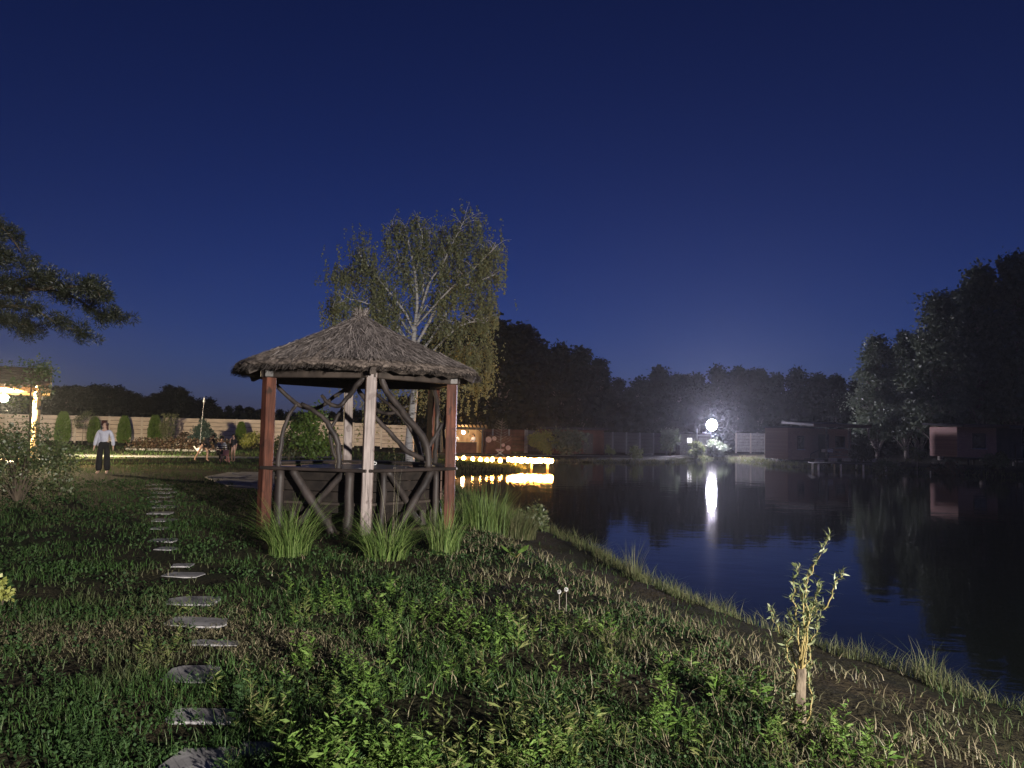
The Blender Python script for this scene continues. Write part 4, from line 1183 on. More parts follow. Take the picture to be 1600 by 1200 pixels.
# ------------------------------------------------------------------ people
def person(name, label, loc, rz, J, clothes, hair='dark_hair', hair_len=.12, h=1.65, group='people in the garden', stripes=None):
    """J overrides joints of a standing figure 1.65 m tall that faces -y"""
    B = dict(pelvis=(0, 0, .93), waist=(0, 0, 1.07), chest=(0, 0, 1.25), neckb=(0, .01, 1.39), neck=(0, 0, 1.45), jaw=(0, -.02, 1.50), head=(0, -.01, 1.565), top=(0, .01, 1.625), nose=(0, -.085, 1.545),
             ls=(-.165, 0, 1.36), le=(-.22, .02, 1.10), lw=(-.24, -.04, .87), lh=(-.24, -.055, .80), rs=(.165, 0, 1.36), re=(.22, .02, 1.10), rw=(.24, -.04, .87), rh=(.24, -.055, .80),
             lhip=(-.09, 0, .88), lk=(-.10, -.01, .48), la=(-.10, .02, .085), lt=(-.11, -.13, .035), rhip=(.09, 0, .88), rk=(.10, -.01, .48), ra=(.10, .02, .085), rt=(.11, -.13, .035))
    B.update(J)
    B = {k: Vector(v) * (h / 1.65) for k, v in B.items()}
    s = h / 1.65
    t = thing(name, label, 'person', loc, rz, group)
    def skin(nm, chain, radii, m):
        keys = []; idx = {}; edges = []
        for ch in chain:
            for a, b_ in zip(ch, ch[1:]):
                for k in (a, b_):
                    if k not in idx: idx[k] = len(keys); keys.append(k)
                edges.append((idx[a], idx[b_]))
        me = bpy.data.meshes.new(nm)
        me.from_pydata([tuple(B[k]) for k in keys], edges, [])
        o = link(bpy.data.objects.new(nm, me), t)
        md = o.modifiers.new('skin', 'SKIN'); md.use_smooth_shade = True
        sv = me.skin_vertices[0].data
        for k, i in idx.items():
            r_ = radii.get(k, .03)
            r_ = (r_, r_) if not hasattr(r_, '__len__') else r_
            sv[i].radius = (r_[0] * s, r_[1] * s); sv[i].use_root = (i == 0)
        o.modifiers.new('smooth', 'SUBSURF').levels = 1
        o.modifiers['smooth'].render_levels = 1
        me.materials.append(MATS[m])
        return o
    # fingers: five short chains from each hand
    fing = []
    for sd in 'lr':
        hnd, wr = B[sd + 'h'], B[sd + 'w']
        d_ = (hnd - wr).normalized(); q = d_.cross(Vector((1, .2, 0)))
        q = q.normalized() if q.length > .1 else Vector((0, 1, 0))
        for f in range(5):
            L = (.045, .065, .072, .067, .052)[f] * s
            off = (f - 2) * .015 * s
            a = hnd + q * off + (d_ * -.01 * s if f == 0 else Vector())
            out = d_ + q * ((f - 2) * .12 if f else -.9)
            kn = '%sf%d' % (sd, f)
            B[kn + 'a'] = a + out.normalized() * L * .55; B[kn + 'b'] = a + out.normalized() * L + Vector((0, -.012 * s, -.004 * s))
            fing.append([sd + 'h', kn + 'a', kn + 'b'])
    rad = dict(pelvis=(.115, .09), waist=(.10, .08), chest=(.12, .09), neckb=(.07, .06), neck=.042, jaw=(.055, .06), head=(.072, .088), top=(.05, .06), nose=.012, ls=.05, rs=.05, le=.036, re=.036, lw=.025, rw=.025, lh=(.032, .02), rh=(.032, .02),
               lhip=.075, rhip=.075, lk=.052, rk=.052, la=.036, ra=.036, lt=.034, rt=.034)
    for f in fing: rad[f[1]] = .009; rad[f[2]] = .007
    skin('body', [['pelvis', 'waist', 'chest', 'neckb', 'neck', 'jaw', 'head', 'top'], ['head', 'nose'], ['chest', 'ls', 'le', 'lw', 'lh'], ['chest', 'rs', 're', 'rw', 'rh'], ['pelvis', 'lhip', 'lk', 'la', 'lt'], ['pelvis', 'rhip', 'rk', 'ra', 'rt']] + fing, rad, 'skin')
    hd = B['head']; fw = (B['nose'] - hd).normalized(); sdv = fw.cross(Vector((0, 0, 1))).normalized(); upv = sdv.cross(fw)
    for e in (-1, 1):
        c_ = hd + fw * .078 * s + sdv * e * .03 * s + upv * .012 * s
        MB().lathe([(0, -.008), (.008, -.004), (.009, .003), (0, .008)], 8, c_).build('eye', 'eye_dark', t)
    MB().beam(hd + fw * .07 * s - upv * .055 * s - sdv * .022 * s, hd + fw * .07 * s - upv * .055 * s + sdv * .022 * s, .012, .008).build('mouth', 'pink_plastic', t)
    # hair: cap and length behind
    P = [hd + upv * .055 * s - fw * .0 * s, hd + upv * .045 * s - fw * .035 * s, hd - upv * .03 * s - fw * .055 * s, hd - upv * (.03 + hair_len * .5) * s - fw * .075 * s, hd - upv * (.03 + hair_len) * s - fw * .08 * s]
    B.update({'h%d' % i: p_ for i, p_ in enumerate(P)})
    skin('hair', [['h1', 'h0'], ['h1', 'h2', 'h3', 'h4']], dict(h0=(.075, .06), h1=(.085, .075), h2=(.08, .06), h3=(.085, .045), h4=(.06, .03)), hair)
    for nm, m, chain, radii in clothes: skin(nm, chain, radii, m)
    return t
ARMS = [['chest', 'ls', 'le', 'lw'], ['chest', 'rs', 're', 'rw']]
LEGS = [['pelvis', 'lhip', 'lk', 'la'], ['pelvis', 'rhip', 'rk', 'ra']]
SHIRT = dict(pelvis=(.13, .105), waist=(.118, .10), chest=(.138, .11), neckb=(.075, .065), ls=.068, rs=.068, le=.056, re=.056, lw=.05, rw=.05)
# walker on the path
person('person', 'person with long auburn hair in white top and wide black trousers walking up the path', gpix(160, 741) , R(8),
       dict(hem=(0, 0, .97), lhip2=(-.15, .03, .84), lch=(-.13, .02, 1.25), rhip2=(.15, .03, .84), rch=(.13, .02, 1.25), le=(-.25, .03, 1.10), lw=(-.27, -.03, .88), lh=(-.275, -.045, .81), re=(.24, .05, 1.10), rw=(.27, .02, .88), rh=(.275, .01, .81), lk=(-.10, -.06, .48), la=(-.10, -.06, .085), lt=(-.11, -.21, .035), rk=(.10, .02, .48), ra=(.10, .10, .09), rt=(.11, -.05, .035)),
       [('shirt', 'white_cloth', [['hem', 'waist', 'chest', 'neckb']] + ARMS, dict(SHIRT, hem=(.128, .108), waist=(.126, .106), le=.062, re=.062, lw=.058, rw=.058, ls=.07, rs=.07)),
        ('jacket_tail', 'white_cloth', [['lhip2', 'lch'], ['rhip2', 'rch']], dict(lhip2=(.05, .09), lch=(.05, .10), rhip2=(.05, .09), rch=(.05, .10))),
        ('trousers', 'black_cloth', [['waist', 'pelvis']] + LEGS, dict(waist=(.136, .116), pelvis=(.145, .125), lhip=.095, rhip=.095, lk=.10, rk=.10, la=.115, ra=.115))],
       'auburn_hair', .34)
dchild = gpix(318, 721).y
# bending person, leaning right with both arms forward
person('person', 'person in dark jacket bending far forward beside the small pink stool, bare legs apart', gp(318, dchild), R(60),
       dict(pelvis=(0, .02, .78), waist=(0, -.12, .87), chest=(0, -.30, .97), neckb=(0, -.42, 1.06), neck=(0, -.47, 1.09), jaw=(0, -.52, 1.10), head=(0, -.56, 1.14), top=(0, -.59, 1.19), nose=(0, -.64, 1.09),
            ls=(-.16, -.38, 1.02), le=(-.17, -.50, .80), lw=(-.14, -.62, .62), lh=(-.13, -.66, .57), rs=(.16, -.38, 1.02), re=(.17, -.52, .80), rw=(.14, -.64, .62), rh=(.13, -.68, .57),
            lhip=(-.09, .03, .74), lk=(-.12, .22, .42), la=(-.12, .48, .085), lt=(-.12, .36, .035), rhip=(.09, .0, .74), rk=(.11, -.12, .42), ra=(.11, -.08, .085), rt=(.11, -.22, .035)),
       [('jacket', 'dark_cloth', [['pelvis', 'waist', 'chest', 'neckb']] + ARMS, dict(SHIRT)),
        ('shorts', 'black_cloth', [['pelvis', 'lhip'], ['pelvis', 'rhip']], dict(pelvis=(.135, .115), lhip=.11, rhip=.11))], 'dark_hair', .06, 1.62)
# striped person, crouched beside
SEAT = dict(pelvis=(0, .12, .42), waist=(0, .10, .56), chest=(0, .05, .74), neckb=(0, .03, .88), neck=(0, .02, .94), jaw=(0, -.01, .99), head=(0, 0, 1.055), top=(0, .02, 1.115), nose=(0, -.075, 1.035),
            ls=(-.16, .04, .85), le=(-.2, -.08, .62), lw=(-.14, -.28, .55), lh=(-.12, -.34, .54), rs=(.16, .04, .85), re=(.2, -.08, .62), rw=(.14, -.28, .55), rh=(.12, -.34, .54),
            lhip=(-.09, .08, .40), lk=(-.12, -.32, .46), la=(-.12, -.28, .085), lt=(-.12, -.43, .035), rhip=(.09, .08, .40), rk=(.12, -.32, .46), ra=(.12, -.28, .085), rt=(.12, -.43, .035))
person('person', 'crouching child in black and white striped shirt between the two darker figures', gp(345, dchild + .5), R(35), dict(SEAT),
       [('shirt', 'striped_cloth', [['pelvis', 'waist', 'chest', 'neckb']] + ARMS, dict(SHIRT)), ('trousers', 'dark_cloth', LEGS, dict(pelvis=(.13, .11), lhip=.09, rhip=.09, lk=.07, rk=.07, la=.055, ra=.055))], 'dark_hair', .12, 1.6)
person('person', 'standing child in dark dress with bare legs right of the pink stool, hand at face', gp(364, dchild + .2), R(-25),
       dict(le=(-.24, -.06, 1.12), lw=(-.10, -.19, 1.36), lh=(-.06, -.16, 1.42), lk=(-.10, -.05, .48)),
       [('dress', 'dark_cloth', [['pelvis', 'waist', 'chest', 'neckb'], ['pelvis', 'lhip'], ['pelvis', 'rhip'], ['chest', 'ls', 'le'], ['chest', 'rs', 're']], dict(SHIRT, pelvis=(.16, .13), lhip=.14, rhip=.14))], 'dark_hair', .2, 1.22)
sp_ = gp(351, dchild - .5)
stool = thing('stool', 'small pink plastic stool on the lawn between the children', 'stool', sp_)
MB().box((0, 0, .33), (.30, .28, .05), None, .015).build('seat', 'pink_plastic', stool)
MB().box((0, .13, .45), (.28, .03, .2), None, .012).build('backrest', 'pink_plastic', stool)
for sx in (-1, 1):
    for sy in (-1, 1): MB().tube([(sx * .15, sy * .13, 0), (sx * .12, sy * .10, .31)], [.018, .022], 8).build('leg', 'pink_plastic', stool)
# seated figure by the pavilion
pp = gp(19, 26.2)
person('person', 'seated person in pale clothes behind the shrub at the pavilion', pp, R(70), dict(SEAT),
       [('shirt', 'white_cloth', [['pelvis', 'waist', 'chest', 'neckb']] + ARMS, dict(SHIRT)), ('trousers', 'dark_cloth', LEGS, dict(pelvis=(.13, .11), lhip=.09, rhip=.09, lk=.07, rk=.07, la=.055, ra=.055))], 'auburn_hair', .1, 1.7)
ch = thing('bench', 'low wooden bench under the seated person at the pavilion', 'bench', (pp.x, pp.y, pp.z), R(70))
MB().box((0, .14, .30), (.9, .34, .05), None, .01).build('seat', 'pale_log', ch)
for sx in (-.36, .36): MB().box((sx, .14, .14), (.06, .3, .29)).build('leg', 'pale_log', ch)

# ------------------------------------------------------------------ left garden: shrubs and ornaments
t = bush('rose_shrub', 'large dark tangled shrub in front of the pavilion at the left edge', 'shrub', gp(28, 15.0), 36, .85, 1.75, 4600, .055, 'shrub_leaf')
bush('low_shrub', 'loose low shrub spilling right of the large dark shrub', 'shrub', gp(92, 16.2), 16, .55, 1.15, 1500, .06, 'shrub_leaf')
bush('yellow_shrub', 'small yellow green shrub low at the left edge of the lawn', 'shrub', gpix(0, 948), 10, .11, .24, 320, .04, 'yellow_leaf')
st_ = gp(40, 17.5)
t = thing('slender_tree', 'slender thin stemmed young tree in front of the pavilion lamp', 'tree', st_)
MB().tube(curve([(0, 0, -.1), (.02, 0, 1.2), (-.02, 0, 2.2), (.02, 0, 3.0)], 4), [.035 - .0022 * i for i in range(13)], 7).build('trunk', 'tree_bark', t, True)
cs = [(random.gauss(-.05, .26), random.gauss(0, .26), random.uniform(2.0, 3.05)) for _ in range(18)]
V, Q = clumps(np.array(cs), np.full(18, .16), 900, .06); quads_obj('crown', V, Q, 'shrub_leaf', t)
# thujas along the fence
def thuja_mesh(seed):
    global rng
    keep = rng; rng = np.random.default_rng(seed)
    n = 4200; z = rng.random(n) * 2.1; a = rng.uniform(0, 2 * np.pi, n)
    r_ = .47 * np.sqrt(np.clip(1 - (z / 2.15) ** 2.6, 0, 1)) * (.75 + .25 * np.minimum(1, z / .3)) * rng.uniform(.72, 1.06, n)
    cs = np.stack([r_ * np.cos(a), r_ * np.sin(a), z + .04], 1)
    dr = np.stack([np.cos(a) * .5, np.sin(a) * .5, rng.uniform(.5, 1.3, n)], 1)
    V, Q = leaf_cloud(cs, dr, rng.uniform(.08, .17, n), .03)
    o = quads_obj('foliage', V, Q, 'thuja_leaf'); me = o.data; bpy.data.objects.remove(o)
    rng = keep; return me
TH = [thuja_mesh(31), thuja_mesh(32)]
stemm = MB().tube([(0, 0, -.1), (0, 0, 1.4)], [.05, .02], 6).mesh('stem', 'tree_bark')
def fence_pt(px, back):
    for d_ in np.arange(50, 80, .2):
        p = at(px, 690, d_)
        tt = (p.x - FA.x) / (FB.x - FA.x)
        if p.y > FA.y + (FB.y - FA.y) * tt - back: return Vector((p.x, p.y, gz(p.x, p.y)))
for i, (px, sc_, lab) in enumerate(((97, 1.12, 'thuja column nearest the pavilion before the pale fence'), (146, .97, 'slim thuja column behind the staked sapling at the fence'), (193, 1.02, 'thuja column right behind the walking person'),
                                    (241, 1.08, 'thuja column beside the tall pale stemmed bush'), (376, .9, 'dim thuja at the shaded end of the pale fence'))):
    t = thing('thuja', lab, 'thuja', fence_pt(px, 2.2), i, 'thujas along the fence')
    place(TH[i % 2], 'foliage', t, scale=sc_); place(stemm, 'stem', t)
p = fence_pt(128, 4.5)
t = thing('young_tree', 'thin young tree with a small leafy top between two thujas', 'tree', p)
MB().tube(curve([(0, 0, -.1), (.04, 0, .9), (-.02, 0, 1.7), (.03, 0, 2.4)], 3), [.035 - .003 * i for i in range(10)], 6).build('trunk', 'pale_bark', t, True)
cs = [(random.gauss(0, .42), random.gauss(0, .3), random.uniform(1.4, 2.5)) for _ in range(16)]
V, Q = clumps(np.array(cs), np.full(16, .2), 800, .10); quads_obj('crown', V, Q, 'shrub_leaf', t)
# tall loose bush of upright stems
p = fence_pt(262, 4)
t = thing('upright_bush', 'tall loose bush of upright stems with pale leaves at the fence', 'shrub', p)
cs = []
for i in range(15):
    x = random.gauss(0, .55); y = random.gauss(0, .35); h_ = random.uniform(1.6, 2.7)
    MB().tube(curve([(x * .4, y * .4, -.05), (x * .8, y * .8, h_ * .5), (x * 1.2, y, h_)], 3), [.02, .018, .016, .014, .012, .010, .008], 5).build('stem', 'pale_bark', t)
    for k in range(14): cs.append((x * (.4 + .8 * k / 14) + random.gauss(0, .04), y * (.4 + .6 * k / 14), h_ * (k + .5) / 14))
V, Q = clumps(np.array(cs), np.full(len(cs), .13), 2600, .10); quads_obj('foliage', V, Q, 'willow_leaf', t)
bush('red_shrub', 'small reddish shrub between upright bush and blue spruce', 'shrub', fence_pt(287, 5), 10, .6, 1.1, 700, .1, 'red_leaf')
# blue spruce, low and wide
sv_ = tree_meshes(77, 2.3, 1.25, 5200, .13, 'spruce_needle', True, 'tree_bark')
plant_tree(sv_, 'blue_spruce', 'low wide dark blue spruce on the flower bed', fence_pt(316, 10), 1.1, .82, 0, None, 'spruce')
bush('yellow_bush', 'pale yellow flowering bush at the end of the flower bed', 'shrub', fence_pt(396, 12), 18, 1.1, 1.0, 1500, .13, 'yellow_leaf')
bush('leafy_bush', 'tall leafy green bush seen through the left bay of the gazebo', 'shrub', gp(487, 36), 26, 1.3, 2.5, 2600, .15, 'thuja_leaf')
bush('leafy_bush', 'lower bush beside the tall one, seen through the gazebo', 'shrub', gp(452, 38), 16, .8, 1.4, 1200, .13, 'shrub_leaf')
# flower bed: heather mass edged with stones
bed0, bed1 = gp(198, 47), gp(330, 46)
n = 7000
u = rng.random(n)
cs = np.stack([bed0.x + (bed1.x - bed0.x) * u, bed0.y + rng.normal(1.4, .8, n), .05 + rng.random(n) * (.45 + .25 * np.sin(u * 40))], 1)
V, Q = leaf_cloud(cs, rng.normal(size=(n, 3)) + np.array([0, 0, .5]), rng.uniform(.08, .2, n), .045)
tag(quads_obj('flower_bed', V, Q, 'red_leaf'), 'long low bed of rusty heather and flowers', 'flower bed', kind='stuff')
for i in range(13):
    x = bed0.x + (bed1.x - bed0.x) * (i + .5) / 13
    o = MB().slab(stone_poly(.36, .28), -.05, .13, .2).build('edging_stone', 'stone'); o.location = (x, bed0.y - .2 + random.uniform(-.08, .08), gz(x, bed0.y)); o.rotation_euler.z = random.uniform(0, 3)
    tag(o, '%s edging stone from the left in the row before the rusty flower bed' % ORD[i], 'stone', 'edging stones of the flower bed')
# lantern stake and white garden bird
p = gp(311, 42)
t = thing('garden_stake', 'thin tall white garden stake with ornament tip above the spruce', 'ornament', p)
MB().tube([(0, 0, -.1), (.05, 0, 1.4), (.13, 0, 2.85)], [.009, .008, .007], 7).build('stake', 'grey_metal', t)
MB().lathe([(0, 2.82), (.05, 2.88), (.075, 2.95), (.03, 3.02), (.045, 3.08), (0, 3.2)], 10, (.14, 0, 0)).build('finial', 'grey_metal', t, True)
p = gp(312, 44)
t = thing('garden_ornament', 'white rounded garden ornament low before the blue spruce', 'ornament', p); t.scale = (.62,) * 3
MB().lathe([(0, .15), (.18, .16), (.3, .28), (.26, .42), (.12, .52), (0, .54)], 14).build('body', 'white_paint', t, True)
MB().tube(curve([(-.22, 0, .35), (-.42, 0, .42), (-.5, 0, .6), (-.62, 0, .56)], 4), [.07, .065, .06, .055, .05, .045, .045, .05, .055, .05, .04, .03, .02], 8).build('neck', 'white_paint', t, True)
MB().lathe([(.2, -.05), (.16, .16)], 10).build('foot', 'stone', t)

# ------------------------------------------------------------------ lit jetty across the water
jp = at(700, 716, 46); je = at(859, 718, 46)
jet = thing('jetty', 'low wooden jetty edged with warm light bulbs at the far bank', 'jetty', (jp.x, jp.y, 0))
JL = je.x - jp.x; JZ = -.06
nb = 26
bm_ = MB().box((0, 0, 0), (JL / nb - .02, 1.5, .04), None, .006).mesh('board', 'bark_log')
for i in range(nb): place(bm_, 'board', jet, ((i + .5) * JL / nb, .8, JZ + .12))
for y in (.15, 1.45): MB().box((JL / 2, y, JZ + .055), (JL, .09, .08)).build('joist', 'dark_wood', jet)
for i in range(7):
    x = .1 + i * (JL - .2) / 6
    for y in (.1, 1.5): MB().tube([(x, y, -1.7), (x, y, JZ + .09)], .06, 8).build('pile', 'pale_log', jet, True)
glow_mat('bulb_glow', (1, .46, .10), 170)
ls = thing('light_string', 'glowing string of warm bulbs along the front edge of the jetty', 'string lights', (jp.x, jp.y, 0))
bulb = MB().lathe([(0, -.085), (.045, -.07), (.075, -.02), (.065, .04), (.03, .07), (.02, .09)], 10).mesh('bulb', 'bulb_glow', True)
bx_px = [703, 712, 726, 739, 750, 760, 770, 782] + list(np.arange(795, 812, 4.2)) + list(np.arange(814, 861, 3.6))
pts = []
for q in bx_px:
    x = at(q, 717, 46).x - jp.x
    z = JZ - .02 + random.uniform(-.05, .04); x += random.uniform(-.05, .05)
    place(bulb, 'bulb', ls, (x, -.24, z), 0, 1.6); pts.append((x, -.24, z + .12))
MB().tube([(pts[0][0] - .3, -.06, JZ + .07)] + pts, .012, 5).build('cable', 'black_metal', ls)
# sedges in the bulb light before the jetty
n = 2600
x = rng.uniform(jp.x - .5, 0.6, n); y = rng.uniform(42.4, 45.6, n)
V, Q = blades(np.stack([x, y, np.maximum(ground(x, y), WATER) - .03], 1), rng.uniform(.06, .17, n), .018, rng.uniform(.2, .9, n))
tag(quads_obj('lit_sedge', V, Q, 'sedge_leaf'), 'sedge lit yellow by the bulbs of the jetty', 'sedge', kind='stuff')

# ------------------------------------------------------------------ bar shelter with people behind the jetty
kb = gp(722, 67)
bar = thing('bar_shelter', 'small open wooden bar shelter with striped board roof and lit interior', 'shelter', (kb.x, kb.y, kb.z))
for x in (-1.9, 1.75):
    for y in (0, 2.2): MB().box((x, y, 1.1), (.13, .13, 2.25), None, .01).build('post', 'dark_wood', bar)
MB().box((-.05, 2.3, 1.05), (3.9, .06, 2.1)).build('back_wall', 'pale_log', bar)
MB().box((1.85, 1.1, 1.05), (.05, 2.2, 2.1)).build('side_wall', 'rust_screen', bar)
MB().beam((1.72, 0, 1.85), (1.35, 0, 2.15), .07, .07).build('brace', 'dark_wood', bar)
for i in range(13): MB().box((-2.1 + i * .345, .9, 2.38 - .0), (.2, 3.2, .04), Matrix.Rotation(R(-5), 3, 'X')).build('roof_board', 'pale_log', bar)
for y in (0, 2.2): MB().box((-.05, y, 2.25), (4.1, .1, .12)).build('beam', 'dark_wood', bar)
MB().box((-.2, .25, .95), (3.0, .5, .06), None, .01).build('counter', 'dark_wood', bar)
MB().box((-.2, .30, .47), (2.9, .3, .9)).build('counter_front', 'rust_screen', bar)
glow_mat('bar_glow', (1, .66, .38), 110)
t = thing('globe_lamp', 'round glowing globe lamp hanging inside the bar shelter', 'lamp', (kb.x + .05, kb.y + .4, kb.z + 1.85))
MB().lathe([(0, -.16), (.08, -.14), (.14, -.08), (.16, 0), (.14, .08), (.08, .14), (.03, .16)], 14).build('globe', 'bar_glow', t, True)
MB().tube([(0, 0, .16), (0, 0, .36)], .015, 6).build('cord', 'black_metal', t)
for i, (x, rz, lab) in enumerate(((-.65, 20, 'person in pale shirt behind the counter left in the bar shelter'), (.95, -35, 'person in pale shirt standing right in the bar shelter'))):
    person('person', lab, (kb.x + x, kb.y + .95, kb.z), R(rz), dict(le=(-.2, -.1, 1.10), lw=(-.14, -.28, 1.05), lh=(-.12, -.34, 1.05), re=(.2, -.1, 1.1), rw=(.14, -.28, 1.08), rh=(.12, -.34, 1.08)),
           [('shirt', 'white_cloth', [['pelvis', 'waist', 'chest', 'neckb']] + ARMS, dict(SHIRT)), ('trousers', 'dark_cloth', LEGS, dict(pelvis=(.13, .11), lhip=.09, rhip=.09, lk=.07, rk=.07, la=.055, ra=.055))], 'dark_hair', .08, 1.7, 'people at the bar shelter')
# decorated red screen, bare ornament tree, chair
sp2 = gp(778, 67.5)
t = thing('garden_screen', 'rust red board screen with pale round discs right of the bar shelter', 'screen', sp2)
for i in range(6): MB().box((-1.0 + i * .4, 0, .8), (.385, .05, 1.55 + .1 * (i % 2)), None, .006).build('board', 'rust_screen', t)
for x, z, r_ in ((-.85, 1.25, .27), (-.35, 1.35, .2), (.9, .55, .22), (.45, .8, .16)):
    o = MB().lathe([(0, -.02), (r_, -.02), (r_, .02), (0, .02)], 18).build('disc', 'rose_cloth', t); o.location = (x, -.06, z); o.rotation_euler.x = R(90)
p = gp(782, 64)
t = thing('bare_tree', 'bare pale ornamental tree with upswept branches beside the screen', 'tree', p)
MB().tube([(0, 0, -.1), (.0, 0, 1.5), (.1, 0, 3.1)], [.05, .04, .014], 7).build('trunk', 'pale_bark', t)
for i in range(18):
    z = .9 + i * .11; a = random.uniform(-.6, .6) + (math.pi if i % 2 else 0); L = 1.1 * (1 - i / 26)
    MB().tube([(0.05 * z / 3, 0, z), (L * math.cos(a) * .6, L * math.sin(a) * .6, z + .25 * L), (L * math.cos(a), L * math.sin(a), z + .55 * L)], [.022, .016, .008], 5).build('branch', 'pale_bark', t)
p = gp(781, 61)
t = thing('camp_chair', 'pale round seated folding chair with crossed legs before the screen', 'chair', p)
MB().lathe([(.30, .42), (.34, .46), (.36, .56), (.34, .56), (.30, .46), (0, .42)], 16).build('seat', 'rose_cloth', t, True)
for s_ in (-1, 1): 
    MB().tube([(s_ * .36, -.1, 0), (-s_ * .3, -.1, .46)], .022, 7).build('leg', 'white_paint', t); MB().tube([(s_ * .36, .14, 0), (-s_ * .3, .14, .46)], .022, 7).build('leg', 'white_paint', t)
bush('willow_bush', 'rounded yellow green willow bush right of the jetty', 'shrub', gp(848, 66), 22, 1.25, 2.1, 2600, .16, 'yellow_leaf')
bush('tall_shrub', 'tall dark leafy shrub with pale leaf edges beside the willow bush', 'shrub', gp(886, 66.5), 26, 1.7, 2.7, 2400, .22, 'grove_leaf')
bush('rose_bush', 'small rounded bush on a thin stem on the far bank', 'shrub', gp(954, 63.5), 8, .45, 1.0, 420, .13, 'willow_leaf', zc=.7)
bush('bank_bush', 'loose pale bush at the waterline of the far bank', 'shrub', gp(994, 60.5), 10, .6, 1.1, 600, .14, 'willow_leaf')
bush('hut_shrub', 'tall grey green shrub left of the small hut', 'shrub', gp(1047, 71), 18, 1.0, 2.7, 1800, .18, 'grove_leaf')
bush('hut_shrub', 'leafy shrub right before the wall of the small hut', 'shrub', gp(1088, 70.5), 14, .9, 1.5, 1200, .16, 'willow_leaf')
bush('floodlit_shrub', 'round shrub with glaring white leaf tips below the floodlight', 'shrub', gp(1121, 73.7), 20, 1.0, 1.75, 1900, .2, 'grove_leaf')
# shed behind
shp = gp(893, 73)
t = thing('shed', 'long dark shed with flat overhanging roof behind the shrubs', 'shed', shp)
MB().box((0, 1.5, 1.15), (6.2, 3, 2.3)).build('wall', 'rust_screen', t)
MB().box((.1, 1.3, 2.42), (7.0, 4.0, .12), Matrix.Rotation(R(-2), 3, 'X')).build('roof', 'dark_roof', t)
f_ = MB().box((1.6, -.03, 1.0), (.9, .06, 1.9)).build('door', 'dark_wood', t)
MB().lathe([(0, 0), (.03, .01), (.03, .05), (0, .06)], 8, (1.9, -.07, 1.0)).build('handle', 'grey_metal', f_)
w_ = MB().box((-1.6, -.03, 1.4), (1.0, .07, .8)).build('window', 'glass_dark', t); MB().box((-1.6, -.055, .97), (1.1, .1, .06)).build('sill', 'grey_metal', w_)
# hut under the floodlight
hp = gp(1086, 75.5)
t = thing('hut', 'small pale hut with bright square window beside the floodlight', 'hut', hp)
MB().box((0, 1.2, 1.05), (3.0, 2.4, 2.1)).build('wall', 'pale_stone', t)
MB().box((0, 1.1, 2.16), (3.5, 3.0, .1)).build('roof', 'dark_roof', t)
glow_mat('window_glow', (.95, .92, 1.0), 3.0)
wi = MB().box((-.55, -.02, 1.5), (.42, .05, .42)).build('window', 'window_glow', t)
for q in (0, 1): MB().box((-.55, -.05, 1.5), (.5 if q else .04, .03, .04 if q else .5)).build('glazing_bar', 'grey_metal', wi)
MB().box((.1, -.42, 2.12), (.09, .09, 1.1)).build('corner_post', 'white_paint', t)
MB().box((.9, -.45, 2.0), (1.7, .06, .14)).build('fascia', 'white_paint', t)
d_ = MB().box((.75, -.02, .9), (.8, .05, 1.75)).build('door', 'white_paint', t); MB().lathe([(0, 0), (.03, .01), (.03, .05), (0, .06)], 8, (1.05, -.06, .9)).build('handle', 'grey_metal', d_)
# floodlight
fl = at(1112, 664, 74.5)
glow_mat('flood_glow', (.86, .80, 1.0), 2200)
fg = gz(fl.x, fl.y)
t = thing('floodlight', 'dazzling white floodlight on a pole across the pond', 'floodlight', (fl.x, fl.y + .3, fg))
MB().tube([(0, 0, -.2), (0, 0, fl.z - fg + .1)], [.07, .05], 10).build('pole', 'grey_metal', t)
MB().box((0, -.08, fl.z - fg), (.5, .08, .08)).build('bracket', 'grey_metal', t)
aim = Matrix.Rotation(R(12), 4, 'Z') @ Matrix.Rotation(R(92), 4, 'X')
h_ = MB().lathe([(.02, -.34), (.2, -.32), (.42, -.2), (.56, .0), (.60, .10), (.57, .10), (.53, -.0), (.02, -.03)], 28).build('lamp_head', 'black_metal', t, True)
h_.matrix_local = Matrix.Translation((0, -.32, fl.z - fg)) @ aim
MB().raw([(.52 * math.cos(k * math.pi / 14), .52 * math.sin(k * math.pi / 14), .0) for k in range(28)], [tuple(range(28))]).build('lens', 'flood_glow', h_)
glow_mat('added_side_glow', (.90, .86, 1.0), 700)  # second lamp head, added to brighten the concrete fence
h2 = MB().lathe([(.02, -.16), (.1, -.15), (.2, -.06), (.24, .07), (.22, .07), (.2, 0), (.02, -.01)], 20).build('added_side_head', 'black_metal', t, True)
h2.matrix_local = Matrix.Translation((.22, .1, fl.z - fg - .1)) @ Matrix.Rotation(R(118), 4, 'Z') @ Matrix.Rotation(R(84), 4, 'X')
MB().raw([(.19 * math.cos(k * math.pi / 10), .19 * math.sin(k * math.pi / 10), .005) for k in range(20)], [tuple(range(20))]).build('lens', 'added_side_glow', h2)

